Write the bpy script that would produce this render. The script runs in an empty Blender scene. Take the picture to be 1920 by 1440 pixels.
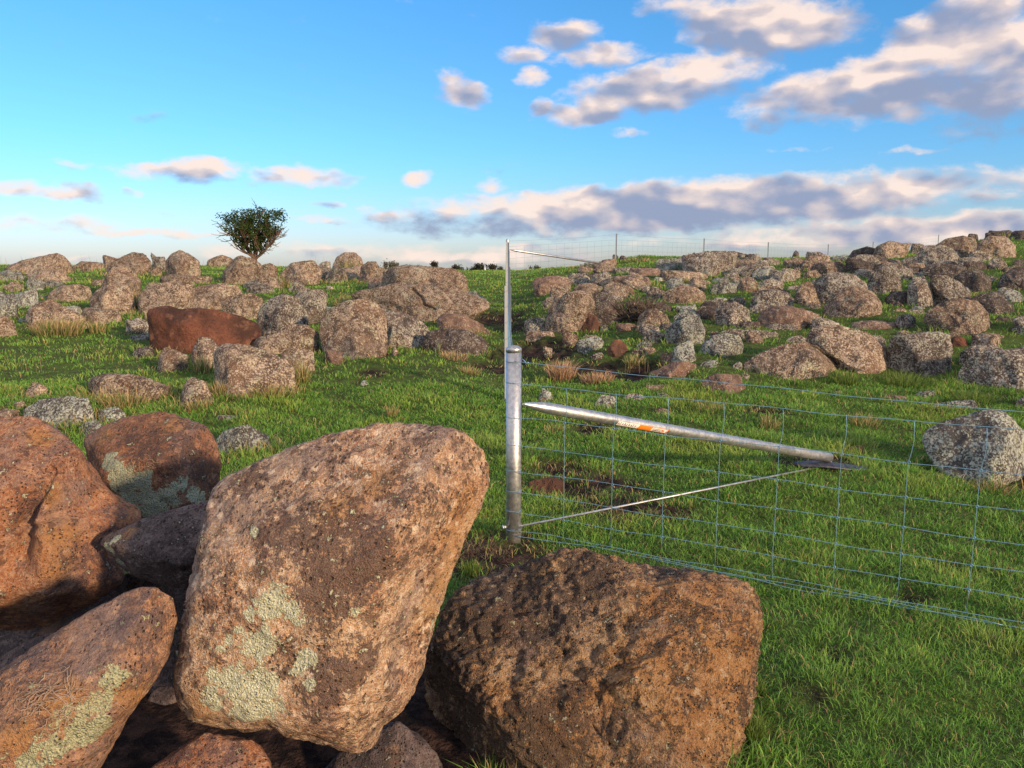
import bpy, bmesh, math, random
import numpy as np
from mathutils import Vector
C = bpy.context.scene
R = math.radians
# ------------------------------------------------------------------ camera, exposure
EYE = 1.70; PITCH = R(8.9); F = 1442.0
cam = bpy.data.objects.new('camera', bpy.data.cameras.new('camera'))
C.collection.objects.link(cam); C.camera = cam
cam.location = (0, 0, EYE); cam.rotation_euler = (R(90) - PITCH, 0, 0)
cam.data.sensor_width = 36; cam.data.lens = 36 * F / 1920
cam.data.clip_start = 0.05; cam.data.clip_end = 3000
C.view_settings.view_transform = 'Standard'; C.view_settings.look = 'None'
C.view_settings.exposure = 0.70; C.view_settings.gamma = 1
cp, sp_ = math.cos(PITCH), math.sin(PITCH)
def ray(px, py):
    a = (px - 960) / F; b = (720 - py) / F
    return np.array([a, cp + b * sp_, b * cp - sp_])
def at(px, py, Y):
    d = ray(px, py); return np.array([0, 0, EYE]) + d * (Y / d[1])
def proj(P):
    P = np.asarray(P, float); x = P[..., 0]; y = P[..., 1]; z = P[..., 2] - EYE
    dz = y * cp - z * sp_; up = y * sp_ + z * cp
    return 960 + F * x / dz, 720 - F * up / dz
# ------------------------------------------------------------------ node helper
class NT:
    def __init__(s, tree):
        s.t = tree; s.t.nodes.clear()
    def n(s, typ, **kw):
        nd = s.t.nodes.new(typ)
        for k, v in kw.items():
            if k == 'i':
                for a, b in v.items():
                    if hasattr(b, 'is_output') or isinstance(b, bpy.types.NodeSocket): s.t.links.new(b, nd.inputs[a])
                    else: nd.inputs[a].default_value = b
            else: setattr(nd, k, v)
        return nd
    def math(s, op, a, b=0.0, c=0.0, clamp=False):
        nd = s.n('ShaderNodeMath', operation=op, use_clamp=clamp)
        for k, v in enumerate((a, b, c)):
            if isinstance(v, bpy.types.NodeSocket): s.t.links.new(v, nd.inputs[k])
            else: nd.inputs[k].default_value = v
        return nd.outputs[0]
    def mix(s, f, a, b, mode='MIX'):
        nd = s.n('ShaderNodeMix', data_type='RGBA', blend_type=mode)
        for k, v in ((0, f), (6, a), (7, b)):
            if isinstance(v, bpy.types.NodeSocket): s.t.links.new(v, nd.inputs[k])
            else: nd.inputs[k].default_value = v if k == 0 else (tuple(v) + (1,))[:4]
        return nd.outputs[2]
    def noise(s, vec, scale, detail=4, rough=0.6, dist=0.0):
        nd = s.n('ShaderNodeTexNoise'); s.t.links.new(vec, nd.inputs['Vector'])
        nd.inputs['Scale'].default_value = scale; nd.inputs['Detail'].default_value = detail
        nd.inputs['Roughness'].default_value = rough; nd.inputs['Distortion'].default_value = dist
        return nd.outputs['Fac']
    def ramp(s, f, lo, hi, a=0.0, b=1.0, smooth=True):
        nd = s.n('ShaderNodeMapRange', interpolation_type='SMOOTHSTEP' if smooth else 'LINEAR', clamp=True)
        s.t.links.new(f, nd.inputs[0])
        nd.inputs[1].default_value = lo; nd.inputs[2].default_value = hi
        nd.inputs[3].default_value = a; nd.inputs[4].default_value = b
        return nd.outputs[0]
# ------------------------------------------------------------------ sun and sky
SUN_AZ = R(134); SUN_EL = R(14)      # azimuth clockwise from the viewing direction
sund = Vector((math.sin(SUN_AZ) * math.cos(SUN_EL), math.cos(SUN_AZ) * math.cos(SUN_EL), math.sin(SUN_EL)))
sun = bpy.data.objects.new('sun', bpy.data.lights.new('sun', 'SUN')); C.collection.objects.link(sun)
sun.data.energy = 4.0; sun.data.angle = R(3.0); sun.data.color = (1.0, 0.69, 0.40)
sun.rotation_euler = (-sund).to_track_quat('-Z', 'Y').to_euler()
world = bpy.data.worlds.new('World'); C.world = world; world.use_nodes = True
W = NT(world.node_tree)
sky = W.n('ShaderNodeTexSky', sky_type='NISHITA', sun_disc=False, sun_elevation=SUN_EL, sun_rotation=SUN_AZ,
          altitude=400, air_density=1.0, dust_density=0.6, ozone_density=2.0)
tc = W.n('ShaderNodeTexCoord'); sep = W.n('ShaderNodeSeparateXYZ', i={0: tc.outputs['Generated']})
az = W.math('ARCTAN2', sep.outputs[0], sep.outputs[1]); el = W.math('ARCSINE', sep.outputs[2])
azd = W.math('MULTIPLY', az, 180 / math.pi); eld = W.math('MULTIPLY', el, 180 / math.pi)
def cloudnoise(du, dv):
    # in degrees; stretched sideways, finer towards the horizon
    u = W.math('ADD', azd, du); v = W.math('ADD', eld, dv)
    cx = W.n('ShaderNodeCombineXYZ', i={0: W.math('MULTIPLY', u, 0.16), 1: W.math('MULTIPLY', v, 0.30), 2: 3.7})
    big = W.noise(cx.outputs[0], 1.6, 6, 0.58, 0.2); fin = W.noise(cx.outputs[0], 5.5, 5, 0.6, 0.3)
    return W.math('ADD', W.math('MULTIPLY', big, 0.78), W.math('MULTIPLY', fin, 0.22)), W.math('ADD', W.math('MULTIPLY', W.noise(cx.outputs[0], 1.3, 2, 0.5, 0.2), 0.9), W.math('MULTIPLY', W.noise(cx.outputs[0], 4.0, 3, 0.55, 0.3), 0.13))
n0, m0 = cloudnoise(0, 0); n1, m1 = cloudnoise(0.55, 0.75)
cw = W.n('ShaderNodeCombineXYZ', i={0: W.math('MULTIPLY', azd, 0.45), 1: W.math('MULTIPLY', eld, 0.8), 2: 9.1})
wu = W.math('MULTIPLY', W.math('SUBTRACT', W.noise(cw.outputs[0], 1.0, 3, 0.5), 0.5), 2.2)
cw2 = W.n('ShaderNodeCombineXYZ', i={0: W.math('MULTIPLY', azd, 0.45), 1: W.math('MULTIPLY', eld, 0.8), 2: 29.1})
wv = W.math('MULTIPLY', W.math('SUBTRACT', W.noise(cw2.outputs[0], 1.0, 3, 0.5), 0.5), 1.3)
uu = W.math('ADD', azd, wu); vv = W.math('ADD', eld, wv)
# cloud banks: centre x, centre y, half width, half height (degrees via the photo), slope, weight
CL = [(860,170,62,34,.25,.8),(1060,66,75,30,0,.8),(1130,104,105,24,0,.8),(998,150,38,20,0,.7),(1015,200,30,18,0,.8),
 (985,100,45,20,0,.55),(1430,50,185,55,.12,1.05),(1280,15,110,20,0,.6),(1230,165,210,48,-.12,1.05),(1110,208,110,28,-.05,.95),
 (1760,85,150,70,-.35,1.1),(1640,150,250,50,-.15,1.0),(1900,120,140,110,-.1,1.1),(1720,190,240,36,.0,1.0),(1480,190,90,40,-.3,.7),
 (1180,245,45,12,0,.35),(275,215,40,12,0,.02),(198,214,18,6,0,.0),(345,320,110,20,-.05,.85),(560,333,95,20,0,.85),
 (785,333,26,15,0,.7),(920,350,30,14,0,.35),(135,310,30,9,0,.5),(130,357,50,17,0,.75),(40,352,45,13,0,.7),(250,362,22,9,0,.45),
 (622,380,28,8,0,.55),(100,420,110,15,0,.5),(260,436,110,9,0,.65),(400,438,70,6,0,.55),(600,410,60,7,0,.45),(710,405,60,16,.1,.5),
 (1280,388,500,44,-.04,1.35),(1000,415,230,22,.06,.8),(1620,372,170,24,0,.6),(1840,366,52,11,0,.7),
 (1700,435,330,30,-.04,.95),(1480,455,260,16,0,.6),(1180,458,220,10,0,.3),(640,470,240,15,0,.5),(900,480,230,16,0,.75),(1000,470,160,12,0,.5),
 (250,480,240,6,0,.25),(1930,420,130,24,0,.8),(1500,280,60,5,0,.15),(1720,283,50,6,0,.2)]
num = None; den = None; mx = None
for (px, py, rx, ry, sl, wt) in CL:
    wt = 0.30 + 0.72 * wt
    d = ray(px, py); dn = d / np.linalg.norm(d)
    a0 = math.degrees(math.atan2(dn[0], dn[1])); e0 = math.degrees(math.asin(dn[2]))
    k = math.degrees(1 / F) * (0.86 if py < 250 else 1.0); rxd = rx * k; ryd = ry * k
    dx = W.math('SUBTRACT', uu, a0)
    dy = W.math('MULTIPLY_ADD', dx, sl, W.math('SUBTRACT', vv, e0))
    ax = W.math('MULTIPLY', dx, 1 / rxd); ay = W.math('MULTIPLY', dy, 1 / ryd)
    r2 = W.math('MULTIPLY_ADD', ax, ax, W.math('MULTIPLY', ay, ay))
    m = W.math('MAXIMUM', W.math('MULTIPLY_ADD', r2, -0.55 * wt, wt), 0.0)
    big = min(1.0, ry / 30)
    mm = W.math('MULTIPLY', m, m)
    t = W.math('MULTIPLY', W.math('MULTIPLY_ADD', ay, 0.50 + 0.55 * big, 0.90 if ry < 25 else (-0.10 if ry == 44 or ry > 60 else 0.38)), mm)
    num = t if num is None else W.math('ADD', num, t)
    den = mm if den is None else W.math('ADD', den, mm)
    mx = m if mx is None else W.math('MAXIMUM', mx, m)
vrel = W.math('DIVIDE', num, W.math('ADD', den, 0.02))
dens = W.math('MULTIPLY_ADD', W.math('SUBTRACT', n0, 0.5), 2.3, W.math('SUBTRACT', mx, 0.34))
# added bright cloud, unseen beside, behind and above the viewer, to lift the fill
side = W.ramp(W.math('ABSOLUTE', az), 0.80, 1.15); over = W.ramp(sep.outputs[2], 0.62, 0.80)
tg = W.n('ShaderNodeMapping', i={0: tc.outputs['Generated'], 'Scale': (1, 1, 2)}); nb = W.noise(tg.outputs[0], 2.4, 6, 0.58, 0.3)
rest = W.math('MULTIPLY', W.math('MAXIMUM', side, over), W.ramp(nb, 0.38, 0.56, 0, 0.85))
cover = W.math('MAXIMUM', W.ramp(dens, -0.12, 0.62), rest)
relief = W.math('MULTIPLY', W.math('SUBTRACT', m0, m1), 6.5)
# thick parts of a bank are grey below, the thin rims and tops catch the sun
lit = W.ramp(W.math('SUBTRACT', W.math('MULTIPLY_ADD', vrel, 1.0, relief), W.math('MULTIPLY', W.math('MAXIMUM', dens, 0.0), 0.55)), -1.0, 0.88)
hz = W.ramp(eld, 0.0, 20.0)
ccol = W.mix(lit, (0.29, 0.34, 0.49), (0.86, 0.70, 0.63))
ccol = W.mix(W.ramp(lit, 0.75, 1.0), ccol, (0.94, 0.77, 0.68))
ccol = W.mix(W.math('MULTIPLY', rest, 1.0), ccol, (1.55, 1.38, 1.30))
# clear sky: the Nishita sky, tinted to the air of the place
tint = W.mix(W.ramp(eld, 0, 9), (.56, .62, .92), W.mix(W.ramp(eld, 8, 30), (.40, .75, 1.05), (.31, .88, 1.18)))
skyc = W.mix(1.0, sky.outputs[0], tint, 'MULTIPLY')
bg1 = W.n('ShaderNodeBackground', i={0: skyc, 1: 0.130})
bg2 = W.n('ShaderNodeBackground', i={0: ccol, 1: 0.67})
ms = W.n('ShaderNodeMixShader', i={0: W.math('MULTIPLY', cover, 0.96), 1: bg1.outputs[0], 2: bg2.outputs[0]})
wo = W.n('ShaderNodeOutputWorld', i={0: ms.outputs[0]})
world.cycles.sampling_method = 'MANUAL'; world.cycles.sample_map_resolution = 512
# ------------------------------------------------------------------ numpy noise
_rs = np.random.RandomState(7); _perm = _rs.permutation(256); _perm = np.concatenate([_perm, _perm, _perm]).astype(np.int64)
_g = _rs.normal(size=(256, 3)); _g /= np.linalg.norm(_g, axis=1)[:, None]
def perlin(P):
    P = np.asarray(P, float); i = np.floor(P).astype(np.int64); f = P - i; i &= 255
    u = f * f * f * (f * (f * 6 - 15) + 10); out = 0
    for dx in (0, 1):
        for dy in (0, 1):
            for dz in (0, 1):
                h = _perm[_perm[_perm[i[:, 0] + dx] + i[:, 1] + dy] + i[:, 2] + dz]
                g = _g[h]; d = g[:, 0] * (f[:, 0] - dx) + g[:, 1] * (f[:, 1] - dy) + g[:, 2] * (f[:, 2] - dz)
                w = (u[:, 0] if dx else 1 - u[:, 0]) * (u[:, 1] if dy else 1 - u[:, 1]) * (u[:, 2] if dz else 1 - u[:, 2])
                out = out + w * d
    return out * 1.5
def fbm(P, oct=4, gain=0.5):
    s = 0; a = 1; P = np.array(P, float)
    for k in range(oct):
        s = s + a * perlin(P); P = P * 2.03 + 11.3; a *= gain
    return s
def ridged(P, oct=4, gain=0.5):
    s = 0; a = 1; P = np.array(P, float)
    for k in range(oct):
        s = s + a * (0.5 - np.abs(perlin(P))); P = P * 2.1 + 5.7; a *= gain
    return s
# ------------------------------------------------------------------ terrain height
TY = np.array([-50, 5, 6, 7, 9, 12, 16, 20, 25, 30, 40, 60, 100, 1300.])
TX = (np.array([0, 400, 800, 950, 1050, 1200, 1500, 1700, 1900]) - 960) / F
TZ = np.array([
 [0, 0, .05, .12, .30, .58, .93, 1.28, 1.58, 1.60, 1.2, .85, .35, -12.5],
 [0, 0, .05, .12, .30, .58, .93, 1.28, 1.56, 1.58, 1.2, .85, .35, -12.5],
 [0, 0, .05, .12, .28, .53, .88, 1.18, 1.44, 1.42, 1.2, .85, .35, -12.5],
 [0, 0, .05, .10, .24, .45, .75, 1.02, 1.27, 1.38, 1.32, .85, .35, -12.5],
 [0, 0, .05, .12, .28, .56, .95, 1.30, 1.52, 1.50, 1.3, .85, .35, -12.5],
 [0, 0, .05, .12, .31, .68, 1.14, 1.55, 1.90, 1.90, 1.5, .85, .35, -12.5],
 [0, 0, .05, .12, .31, .70, 1.18, 1.57, 1.82, 1.86, 1.5, .85, .35, -12.5],
 [0, 0, .05, .13, .34, .78, 1.28, 1.74, 2.05, 2.10, 1.7, .85, .35, -12.5],
 [0, 0, .05, .14, .38, .88, 1.48, 2.03, 2.55, 2.70, 2.2, .85, .35, -12.5]])
def height(x, y, fine=True):
    x = np.atleast_1d(np.asarray(x, float)); y = np.atleast_1d(np.asarray(y, float))
    u = np.clip(x / np.maximum(y, 4), TX[0], TX[-1])
    ci = np.clip(np.searchsorted(TX, u) - 1, 0, len(TX) - 2); fx = (u - TX[ci]) / (TX[ci + 1] - TX[ci]); fx = fx * fx * (3 - 2 * fx)
    yy = np.clip(y, TY[0], TY[-1])
    ri = np.clip(np.searchsorted(TY, yy) - 1, 0, len(TY) - 2); fy = (yy - TY[ri]) / (TY[ri + 1] - TY[ri])
    z = (TZ[ci, ri] * (1 - fx) + TZ[ci + 1, ri] * fx) * (1 - fy) + (TZ[ci, ri + 1] * (1 - fx) + TZ[ci + 1, ri + 1] * fx) * fy
    P = np.stack([x * .7, y * .7, x * 0 + 1.5], 1)
    k = np.clip((y - 3) / 6, .12, 1) * np.clip(60 / np.maximum(y, 1), 0, 1)
    z = z + 0.07 * perlin(P) * k
    if fine: z = z + 0.028 * fbm(np.stack([x * 3, y * 3, x * 0 + 4.5], 1), 2) * np.clip(30 / np.maximum(y, 1), 0, 1)
    z = z - .03 * np.clip((x - .2) / 1.0, 0, 1) * np.clip(5.2 - y, 0, 1) + .065 * np.exp(-((x - 2.43) ** 2 / .5 + (y - 5.86) ** 2 / .3))
    return z - .008 * np.exp(-((x - .0) ** 2 + (y - 4.6) ** 2) / .35)
_T = np.concatenate([np.arange(1.5, 12, .04), np.arange(12, 34, .1), np.arange(34, 120, 1)])
def hit(px, py):
    d = ray(px, py); P = np.array([0, 0, EYE]) + np.outer(_T / d[1], d)
    below = P[:, 2] < height(P[:, 0], P[:, 1], False)
    if below.any(): return P[np.argmax(below)]
    k = _T < 36; return P[k][np.argmin((P[:, 2] - height(P[:, 0], P[:, 1], False))[k])]
# ------------------------------------------------------------------ object helpers
def link(o, parent=None):
    C.collection.objects.link(o)
    if parent: o.parent = parent
    return o
def tag(o, label=None, cat=None, group=None, kind=None):
    if label: o['label'] = label
    if cat: o['category'] = cat
    if group: o['group'] = group
    if kind: o['kind'] = kind
    return o
def empty(name, loc): 
    o = bpy.data.objects.new(name, None); o.location = loc; o.empty_display_size = 0.1; return link(o)
def npmesh(name, V, faces_flat, sizes, smooth=True):
    me = bpy.data.meshes.new(name); V = np.ascontiguousarray(V, np.float32)
    me.vertices.add(len(V)); me.vertices.foreach_set('co', V.ravel())
    ff = np.ascontiguousarray(faces_flat, np.int32).ravel(); sizes = np.asarray(sizes, np.int32)
    me.loops.add(len(ff)); me.loops.foreach_set('vertex_index', ff)
    st = np.zeros(len(sizes), np.int32); st[1:] = np.cumsum(sizes)[:-1]
    me.polygons.add(len(sizes)); me.polygons.foreach_set('loop_start', st); me.polygons.foreach_set('loop_total', sizes)
    if smooth: me.polygons.foreach_set('use_smooth', np.ones(len(sizes), bool))
    me.update(calc_edges=True); return me
def colattr(me, name, col):
    a = me.attributes.new(name, 'FLOAT_COLOR', 'POINT'); c = np.ones((len(me.vertices), 4), np.float32); c[:, :3] = col
    a.data.foreach_set('color', c.ravel())
class MB:
    def __init__(s): s.v = []; s.f = []; s.n = 0; s.m = []
    def add(s, V, Fc, mi=0):
        s.v += [tuple(map(float, p)) for p in V]; s.f += [tuple(i + s.n for i in f) for f in Fc]; s.m += [mi] * len(Fc); s.n += len(V)
    def tube(s, pts, rads, seg=8, caps=True, mi=0):
        pts = [np.array(p, float) for p in pts]
        if np.isscalar(rads): rads = [rads] * len(pts)
        V = []; Fc = []
        for i, p in enumerate(pts):
            t = pts[min(i + 1, len(pts) - 1)] - pts[max(i - 1, 0)]; t = t / (np.linalg.norm(t) + 1e-9)
            up = np.array([0, 0, 1.]) if abs(t[2]) < .9 else np.array([1., 0, 0])
            a = np.cross(t, up); a /= np.linalg.norm(a); b = np.cross(t, a)
            for k in range(seg):
                th = 2 * math.pi * k / seg; V.append(p + rads[i] * (math.cos(th) * a + math.sin(th) * b))
        for i in range(len(pts) - 1):
            for k in range(seg):
                k2 = (k + 1) % seg; Fc.append((i * seg + k, i * seg + k2, (i + 1) * seg + k2, (i + 1) * seg + k))
        if caps: Fc.append(tuple(range(seg))); Fc.append(tuple((len(pts) - 1) * seg + k for k in reversed(range(seg))))
        s.add(V, Fc, mi)
    def build(s, name, mats, parent=None, smooth=True):
        me = bpy.data.meshes.new(name); me.from_pydata(s.v, [], s.f)
        for m in (mats if isinstance(mats, (list, tuple)) else [mats]): me.materials.append(m)
        for p, mi in zip(me.polygons, s.m): p.use_smooth = smooth; p.material_index = mi
        me.update(); bmx = bmesh.new(); bmx.from_mesh(me); bmesh.ops.recalc_face_normals(bmx, faces=bmx.faces); bmx.to_mesh(me); bmx.free()
        return link(bpy.data.objects.new(name, me), parent)
def newmat(name):
    m = bpy.data.materials.new(name); m.use_nodes = True; return m, NT(m.node_tree)
def finish(N, col, rough, bump=None, bstr=0.5, bdist=0.01, metal=0.0, spec=0.3, normal=None, extra=None):
    p = N.n('ShaderNodeBsdfPrincipled')
    for k, v in (('Base Color', col), ('Roughness', rough), ('Metallic', metal), ('Specular IOR Level', spec)):
        if isinstance(v, bpy.types.NodeSocket): N.t.links.new(v, p.inputs[k])
        else: p.inputs[k].default_value = (tuple(v) + (1,))[:4] if isinstance(v, (tuple, list)) else v
    if bump is not None:
        b = N.n('ShaderNodeBump', i={'Height': bump, 'Strength': bstr, 'Distance': bdist}); N.t.links.new(b.outputs[0], p.inputs['Normal'])
    o = N.n('ShaderNodeOutputMaterial', i={0: p.outputs[0]}); return p
# ------------------------------------------------------------------ materials
def flat(name, col, rough=0.6, metal=0.0):
    m, N = newmat(name); finish(N, col, rough, metal=metal); return m
def objvec(N, k=13.0):
    tc = N.n('ShaderNodeTexCoord'); oi = N.n('ShaderNodeObjectInfo')
    off = N.n('ShaderNodeVectorMath', operation='SCALE', i={0: (k, k * .7, k * .3), 'Scale': oi.outputs['Random']})
    return N.n('ShaderNodeVectorMath', operation='ADD', i={0: tc.outputs['Object'], 1: off.outputs[0]}).outputs[0], oi
def lichen_rock(name, dark, mid, pale, extra, cover=0.5, fine=1.0, rustamt=0.3, yellow=0.1):
    """field boulders: dark porous rock under a broken crust of pale lichen"""
    m, N = newmat(name); v, oi = objvec(N)
    big = N.noise(v, 1.7, 3, .55); med = N.noise(v, 10 * fine, 4, .68, .3); sml = N.noise(v, 38 * fine, 3, .72, .4)
    vo = N.n('ShaderNodeTexVoronoi', i={'Vector': v, 'Scale': 55 * fine}, feature='F1'); grain = N.noise(v, 120 * fine, 2, .6)
    body = N.mix(N.ramp(med, .35, .65), dark, mid)
    body = N.mix(N.ramp(N.noise(v, 3.1, 2, .5), .50, .68, 0, rustamt), body, extra)
    crust = N.math('ADD', N.math('MULTIPLY', sml, .75), N.math('MULTIPLY', med, .45))
    crust = N.math('MULTIPLY_ADD', vo.outputs['Distance'], -.28, crust)
    crust = N.math('MULTIPLY_ADD', big, .30, crust)
    t = .78 - cover * .28
    mk = N.ramp(crust, t - .06, t + .08)
    pc = N.mix(N.ramp(N.noise(v, 11, 3, .6), .38, .62), pale, [c * .72 for c in pale])
    pc = N.mix(N.ramp(N.noise(v, 2.3, 3, .6), .56, .66, 0, yellow), pc, (.42, .40, .12))
    pc = N.mix(N.ramp(N.noise(v, 4.7, 3, .6), .52, .66, 0, .6), pc, (.40, .43, .33))
    col = N.mix(mk, body, pc)
    col = N.mix(N.ramp(grain, .30, .48, .55, 0), col, [c * .35 for c in dark])
    tone = N.n('ShaderNodeHueSaturation', i={'Color': col, 'Value': N.ramp(oi.outputs['Random'], 0, 1, .80, 1.12, False)})
    h = N.math('ADD', N.math('MULTIPLY', sml, .8), N.math('MULTIPLY', mk, .25)); h = N.math('MULTIPLY_ADD', grain, .35, h); h = N.math('MULTIPLY_ADD', med, 1.2, h)
    finish(N, tone.outputs[0], .92, h, .9, .035, spec=.15); return m
M = {}
M['tan'] = lichen_rock('lichen_tan_rock', (.075, .054, .046), (.21, .155, .12), (.47, .38, .30), (.27, .14, .075), .60)
M['grey'] = lichen_rock('lichen_grey_rock', (.055, .045, .042), (.15, .12, .105), (.44, .41, .36), (.22, .13, .08), .62, 1.0, .25, .15)
M['pale'] = lichen_rock('pale_lichen_rock', (.060, .056, .056), (.14, .125, .12), (.37, .40, .37), (.20, .13, .09), .72, 1.0, .15, .12)
M['dark'] = lichen_rock('dark_rock', (.045, .038, .037), (.10, .08, .074), (.29, .26, .24), (.13, .07, .05), .42)
M['pink'] = lichen_rock('pink_rock', (.12, .080, .068), (.24, .16, .13), (.42, .33, .27), (.26, .14, .10), .48)
def rust_rock(name, base, dark, hi, spots=.5):
    m, N = newmat(name); v, oi = objvec(N)
    big = N.noise(v, 1.6, 4, .55, .3); med = N.noise(v, 6, 5, .65); sml = N.noise(v, 28, 4, .7)
    col = N.mix(N.ramp(big, .36, .62), dark, base); col = N.mix(N.ramp(med, .50, .70, 0, .75), col, hi)
    col = N.mix(N.ramp(sml, .30, .50, .7, 0), col, dark)
    vo = N.n('ShaderNodeTexVoronoi', i={'Vector': v, 'Scale': 45}, feature='F1')
    pit = N.ramp(vo.outputs['Distance'], .10, .30, 1, 0); pit = N.math('MULTIPLY', pit, N.ramp(N.noise(v, 9, 3, .6), .45, .6))
    col = N.mix(N.math('MULTIPLY', pit, spots), col, [c * .3 for c in dark])
    h = N.math('MULTIPLY_ADD', pit, -.6, N.math('ADD', med, sml)); finish(N, col, .85, h, 1.0, .045, spec=.2); return m
M['rust'] = rust_rock('rust_brown_rock', (.150, .060, .038), (.055, .028, .022), (.25, .12, .075))
M['brown'] = rust_rock('red_brown_rock', (.17, .085, .055), (.08, .042, .032), (.26, .15, .10))

def big_rock(name, base, base2, dark, pale, lichen, crust=.5, pits=.6, pore=60, rough_bump=.02, streak=None, ochre=(.36, .185, .06), grey=(.15, .115, .11)):
    """close boulders: attribute 'mask' carries r = pale green lichen, g = ochre stain, b = dark crust and painted shade, set point by point on the surface"""
    m, N = newmat(name); tc = N.n('ShaderNodeTexCoord'); v = tc.outputs['Object']
    at_ = N.n('ShaderNodeAttribute', attribute_name='mask'); sp = N.n('ShaderNodeSeparateColor', i={0: at_.outputs['Color']})
    n3 = N.noise(v, 3.2, 5, .6, .3); n9 = N.noise(v, 9, 6, .68, .4); n30 = N.noise(v, 30, 5, .7, .3); n90 = N.noise(v, 95, 4, .7); n18 = N.noise(v, 20, 5, .72, .5); n250 = N.noise(v, 240, 2, .6)
    if streak is not None:
        mp = N.n('ShaderNodeMapping', i={0: v, 'Rotation': streak, 'Scale': (3, 22, 22)}); ns = N.noise(mp.outputs[0], 2, 5, .7)
    col = N.mix(N.ramp(n3, .38, .62), base, base2)
    col = N.mix(N.ramp(n90, .42, .62, 0, .8), col, pale); col = N.mix(N.ramp(n250, .34, .52, .55, 0), col, dark)
    if streak is not None: col = N.mix(N.ramp(ns, .48, .62, 0, .75), col, dark)
    col = N.mix(N.math('MULTIPLY', N.ramp(N.math('MULTIPLY_ADD', n30, .35, N.noise(v, 2.3, 4, .6, .5)), .62, .80), .75), col, N.mix(n90, grey, [c * 1.7 for c in grey]))
    # ochre stain
    g = N.ramp(N.math('MULTIPLY_ADD', N.math('SUBTRACT', n9, .5), 1.6, N.math('MULTIPLY_ADD', N.math('SUBTRACT', n30, .5), 1.2, sp.outputs[1])), .05, 1.15)
    col = N.mix(N.math('MULTIPLY', g, N.ramp(n90, .36, .62, .25, .95)), col, ochre)
    col = N.mix(N.ramp(n18, .54, .62, 0, .7), col, dark); col = N.mix(N.ramp(n18, .36, .44, .55, 0), col, pale)
    # pale crustose lichen discs
    vd = N.n('ShaderNodeTexVoronoi', i={'Vector': v, 'Scale': 22, 'Randomness': 1.0}, feature='F1')
    disc = N.ramp(N.math('MULTIPLY_ADD', N.math('SUBTRACT', n30, .5), .5, vd.outputs['Distance']), .20, .30, 1, 0)
    sel = N.n('ShaderNodeSeparateColor', i={0: vd.outputs['Color']})
    disc = N.math('MULTIPLY', disc, N.ramp(sel.outputs[0], .45, .50)); disc = N.math('MULTIPLY', disc, N.ramp(n90, .35, .5, .35, .9))
    col = N.mix(N.math('MULTIPLY', disc, .8), col, pale)
    # dark crust, and the shade painted through channel b
    b = N.math('ADD', N.math('MULTIPLY', n9, .70), N.math('MULTIPLY', n30, 1.0)); b = N.math('MULTIPLY_ADD', n90, .85, b); b = N.math('MULTIPLY_ADD', sp.outputs[2], .20, b); b = N.math('MULTIPLY_ADD', n3, .25, b)
    bk = N.ramp(b, 1.57 - crust * .3, 1.65 - crust * .3)
    bc = N.mix(N.ramp(n250, .4, .6), dark, [c * 2.0 for c in dark])
    col = N.mix(N.math('MULTIPLY', bk, .85), col, bc)
    # pores
    vp = N.n('ShaderNodeTexVoronoi', i={'Vector': v, 'Scale': pore}, feature='F1')
    vs = N.n('ShaderNodeSeparateColor', i={0: vp.outputs['Color']})
    pit = N.math('MULTIPLY', N.ramp(vp.outputs['Distance'], .14, .34, 1, 0), N.ramp(N.math('MULTIPLY_ADD', n9, 1.6, N.math('MULTIPLY', vs.outputs[0], .4)), 1.0, 1.16))
    col = N.mix(N.math('MULTIPLY', pit, pits), col, [c * .35 for c in dark])
    # leafy green-white lichen
    l = N.math('MULTIPLY_ADD', N.math('SUBTRACT', n30, .5), 2.6, N.math('MULTIPLY_ADD', N.math('SUBTRACT', n18, .5), 1.8, sp.outputs[0]))
    lm = N.ramp(N.math('MULTIPLY_ADD', N.math('SUBTRACT', n90, .5), 1.0, l), .44, .54)
    vl = N.n('ShaderNodeTexVoronoi', i={'Vector': v, 'Scale': 170}, feature='F1')
    lc = N.mix(N.ramp(vl.outputs['Distance'], .2, .8), lichen, [c * .5 for c in lichen]); lc = N.mix(N.ramp(n90, .45, .62, 0, .7), lc, (.46, .44, .26))
    col = N.mix(lm, col, lc)
    h = N.math('ADD', N.math('MULTIPLY', n30, .9), N.math('MULTIPLY', n90, .55)); h = N.math('MULTIPLY_ADD', n250, .35, h); h = N.math('MULTIPLY_ADD', pit, -.8, h)
    h = N.math('MULTIPLY_ADD', lm, .2, h); h = N.math('MULTIPLY_ADD', N.math('MULTIPLY', lm, vl.outputs['Distance']), -.3, h); h = N.math('MULTIPLY_ADD', n9, 1.0, h)
    finish(N, col, .86, h, 1.0, rough_bump, spec=.22); return m
M['A'] = big_rock('pale_tan_boulder_surface', (.47, .29, .165), (.37, .18, .095), (.065, .040, .033), (.64, .52, .40), (.64, .66, .50), crust=.46)
M['B'] = big_rock('porous_boulder_surface', (.43, .255, .120), (.33, .165, .07), (.050, .036, .029), (.56, .42, .28), (.5, .5, .4), crust=.54, pits=1.0, pore=85, rough_bump=.04, ochre=(.42, .19, .06))
M['C'] = big_rock('rust_boulder_surface', (.34, .135, .058), (.22, .090, .052), (.070, .040, .038), (.44, .27, .17), (.5, .52, .42), crust=.22, pits=.7, pore=90)
M['D'] = big_rock('dull_rust_boulder_surface', (.26, .11, .055), (.14, .065, .042), (.055, .035, .032), (.36, .20, .13), (.40, .46, .38), crust=.30, pits=.7, pore=90)
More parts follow.
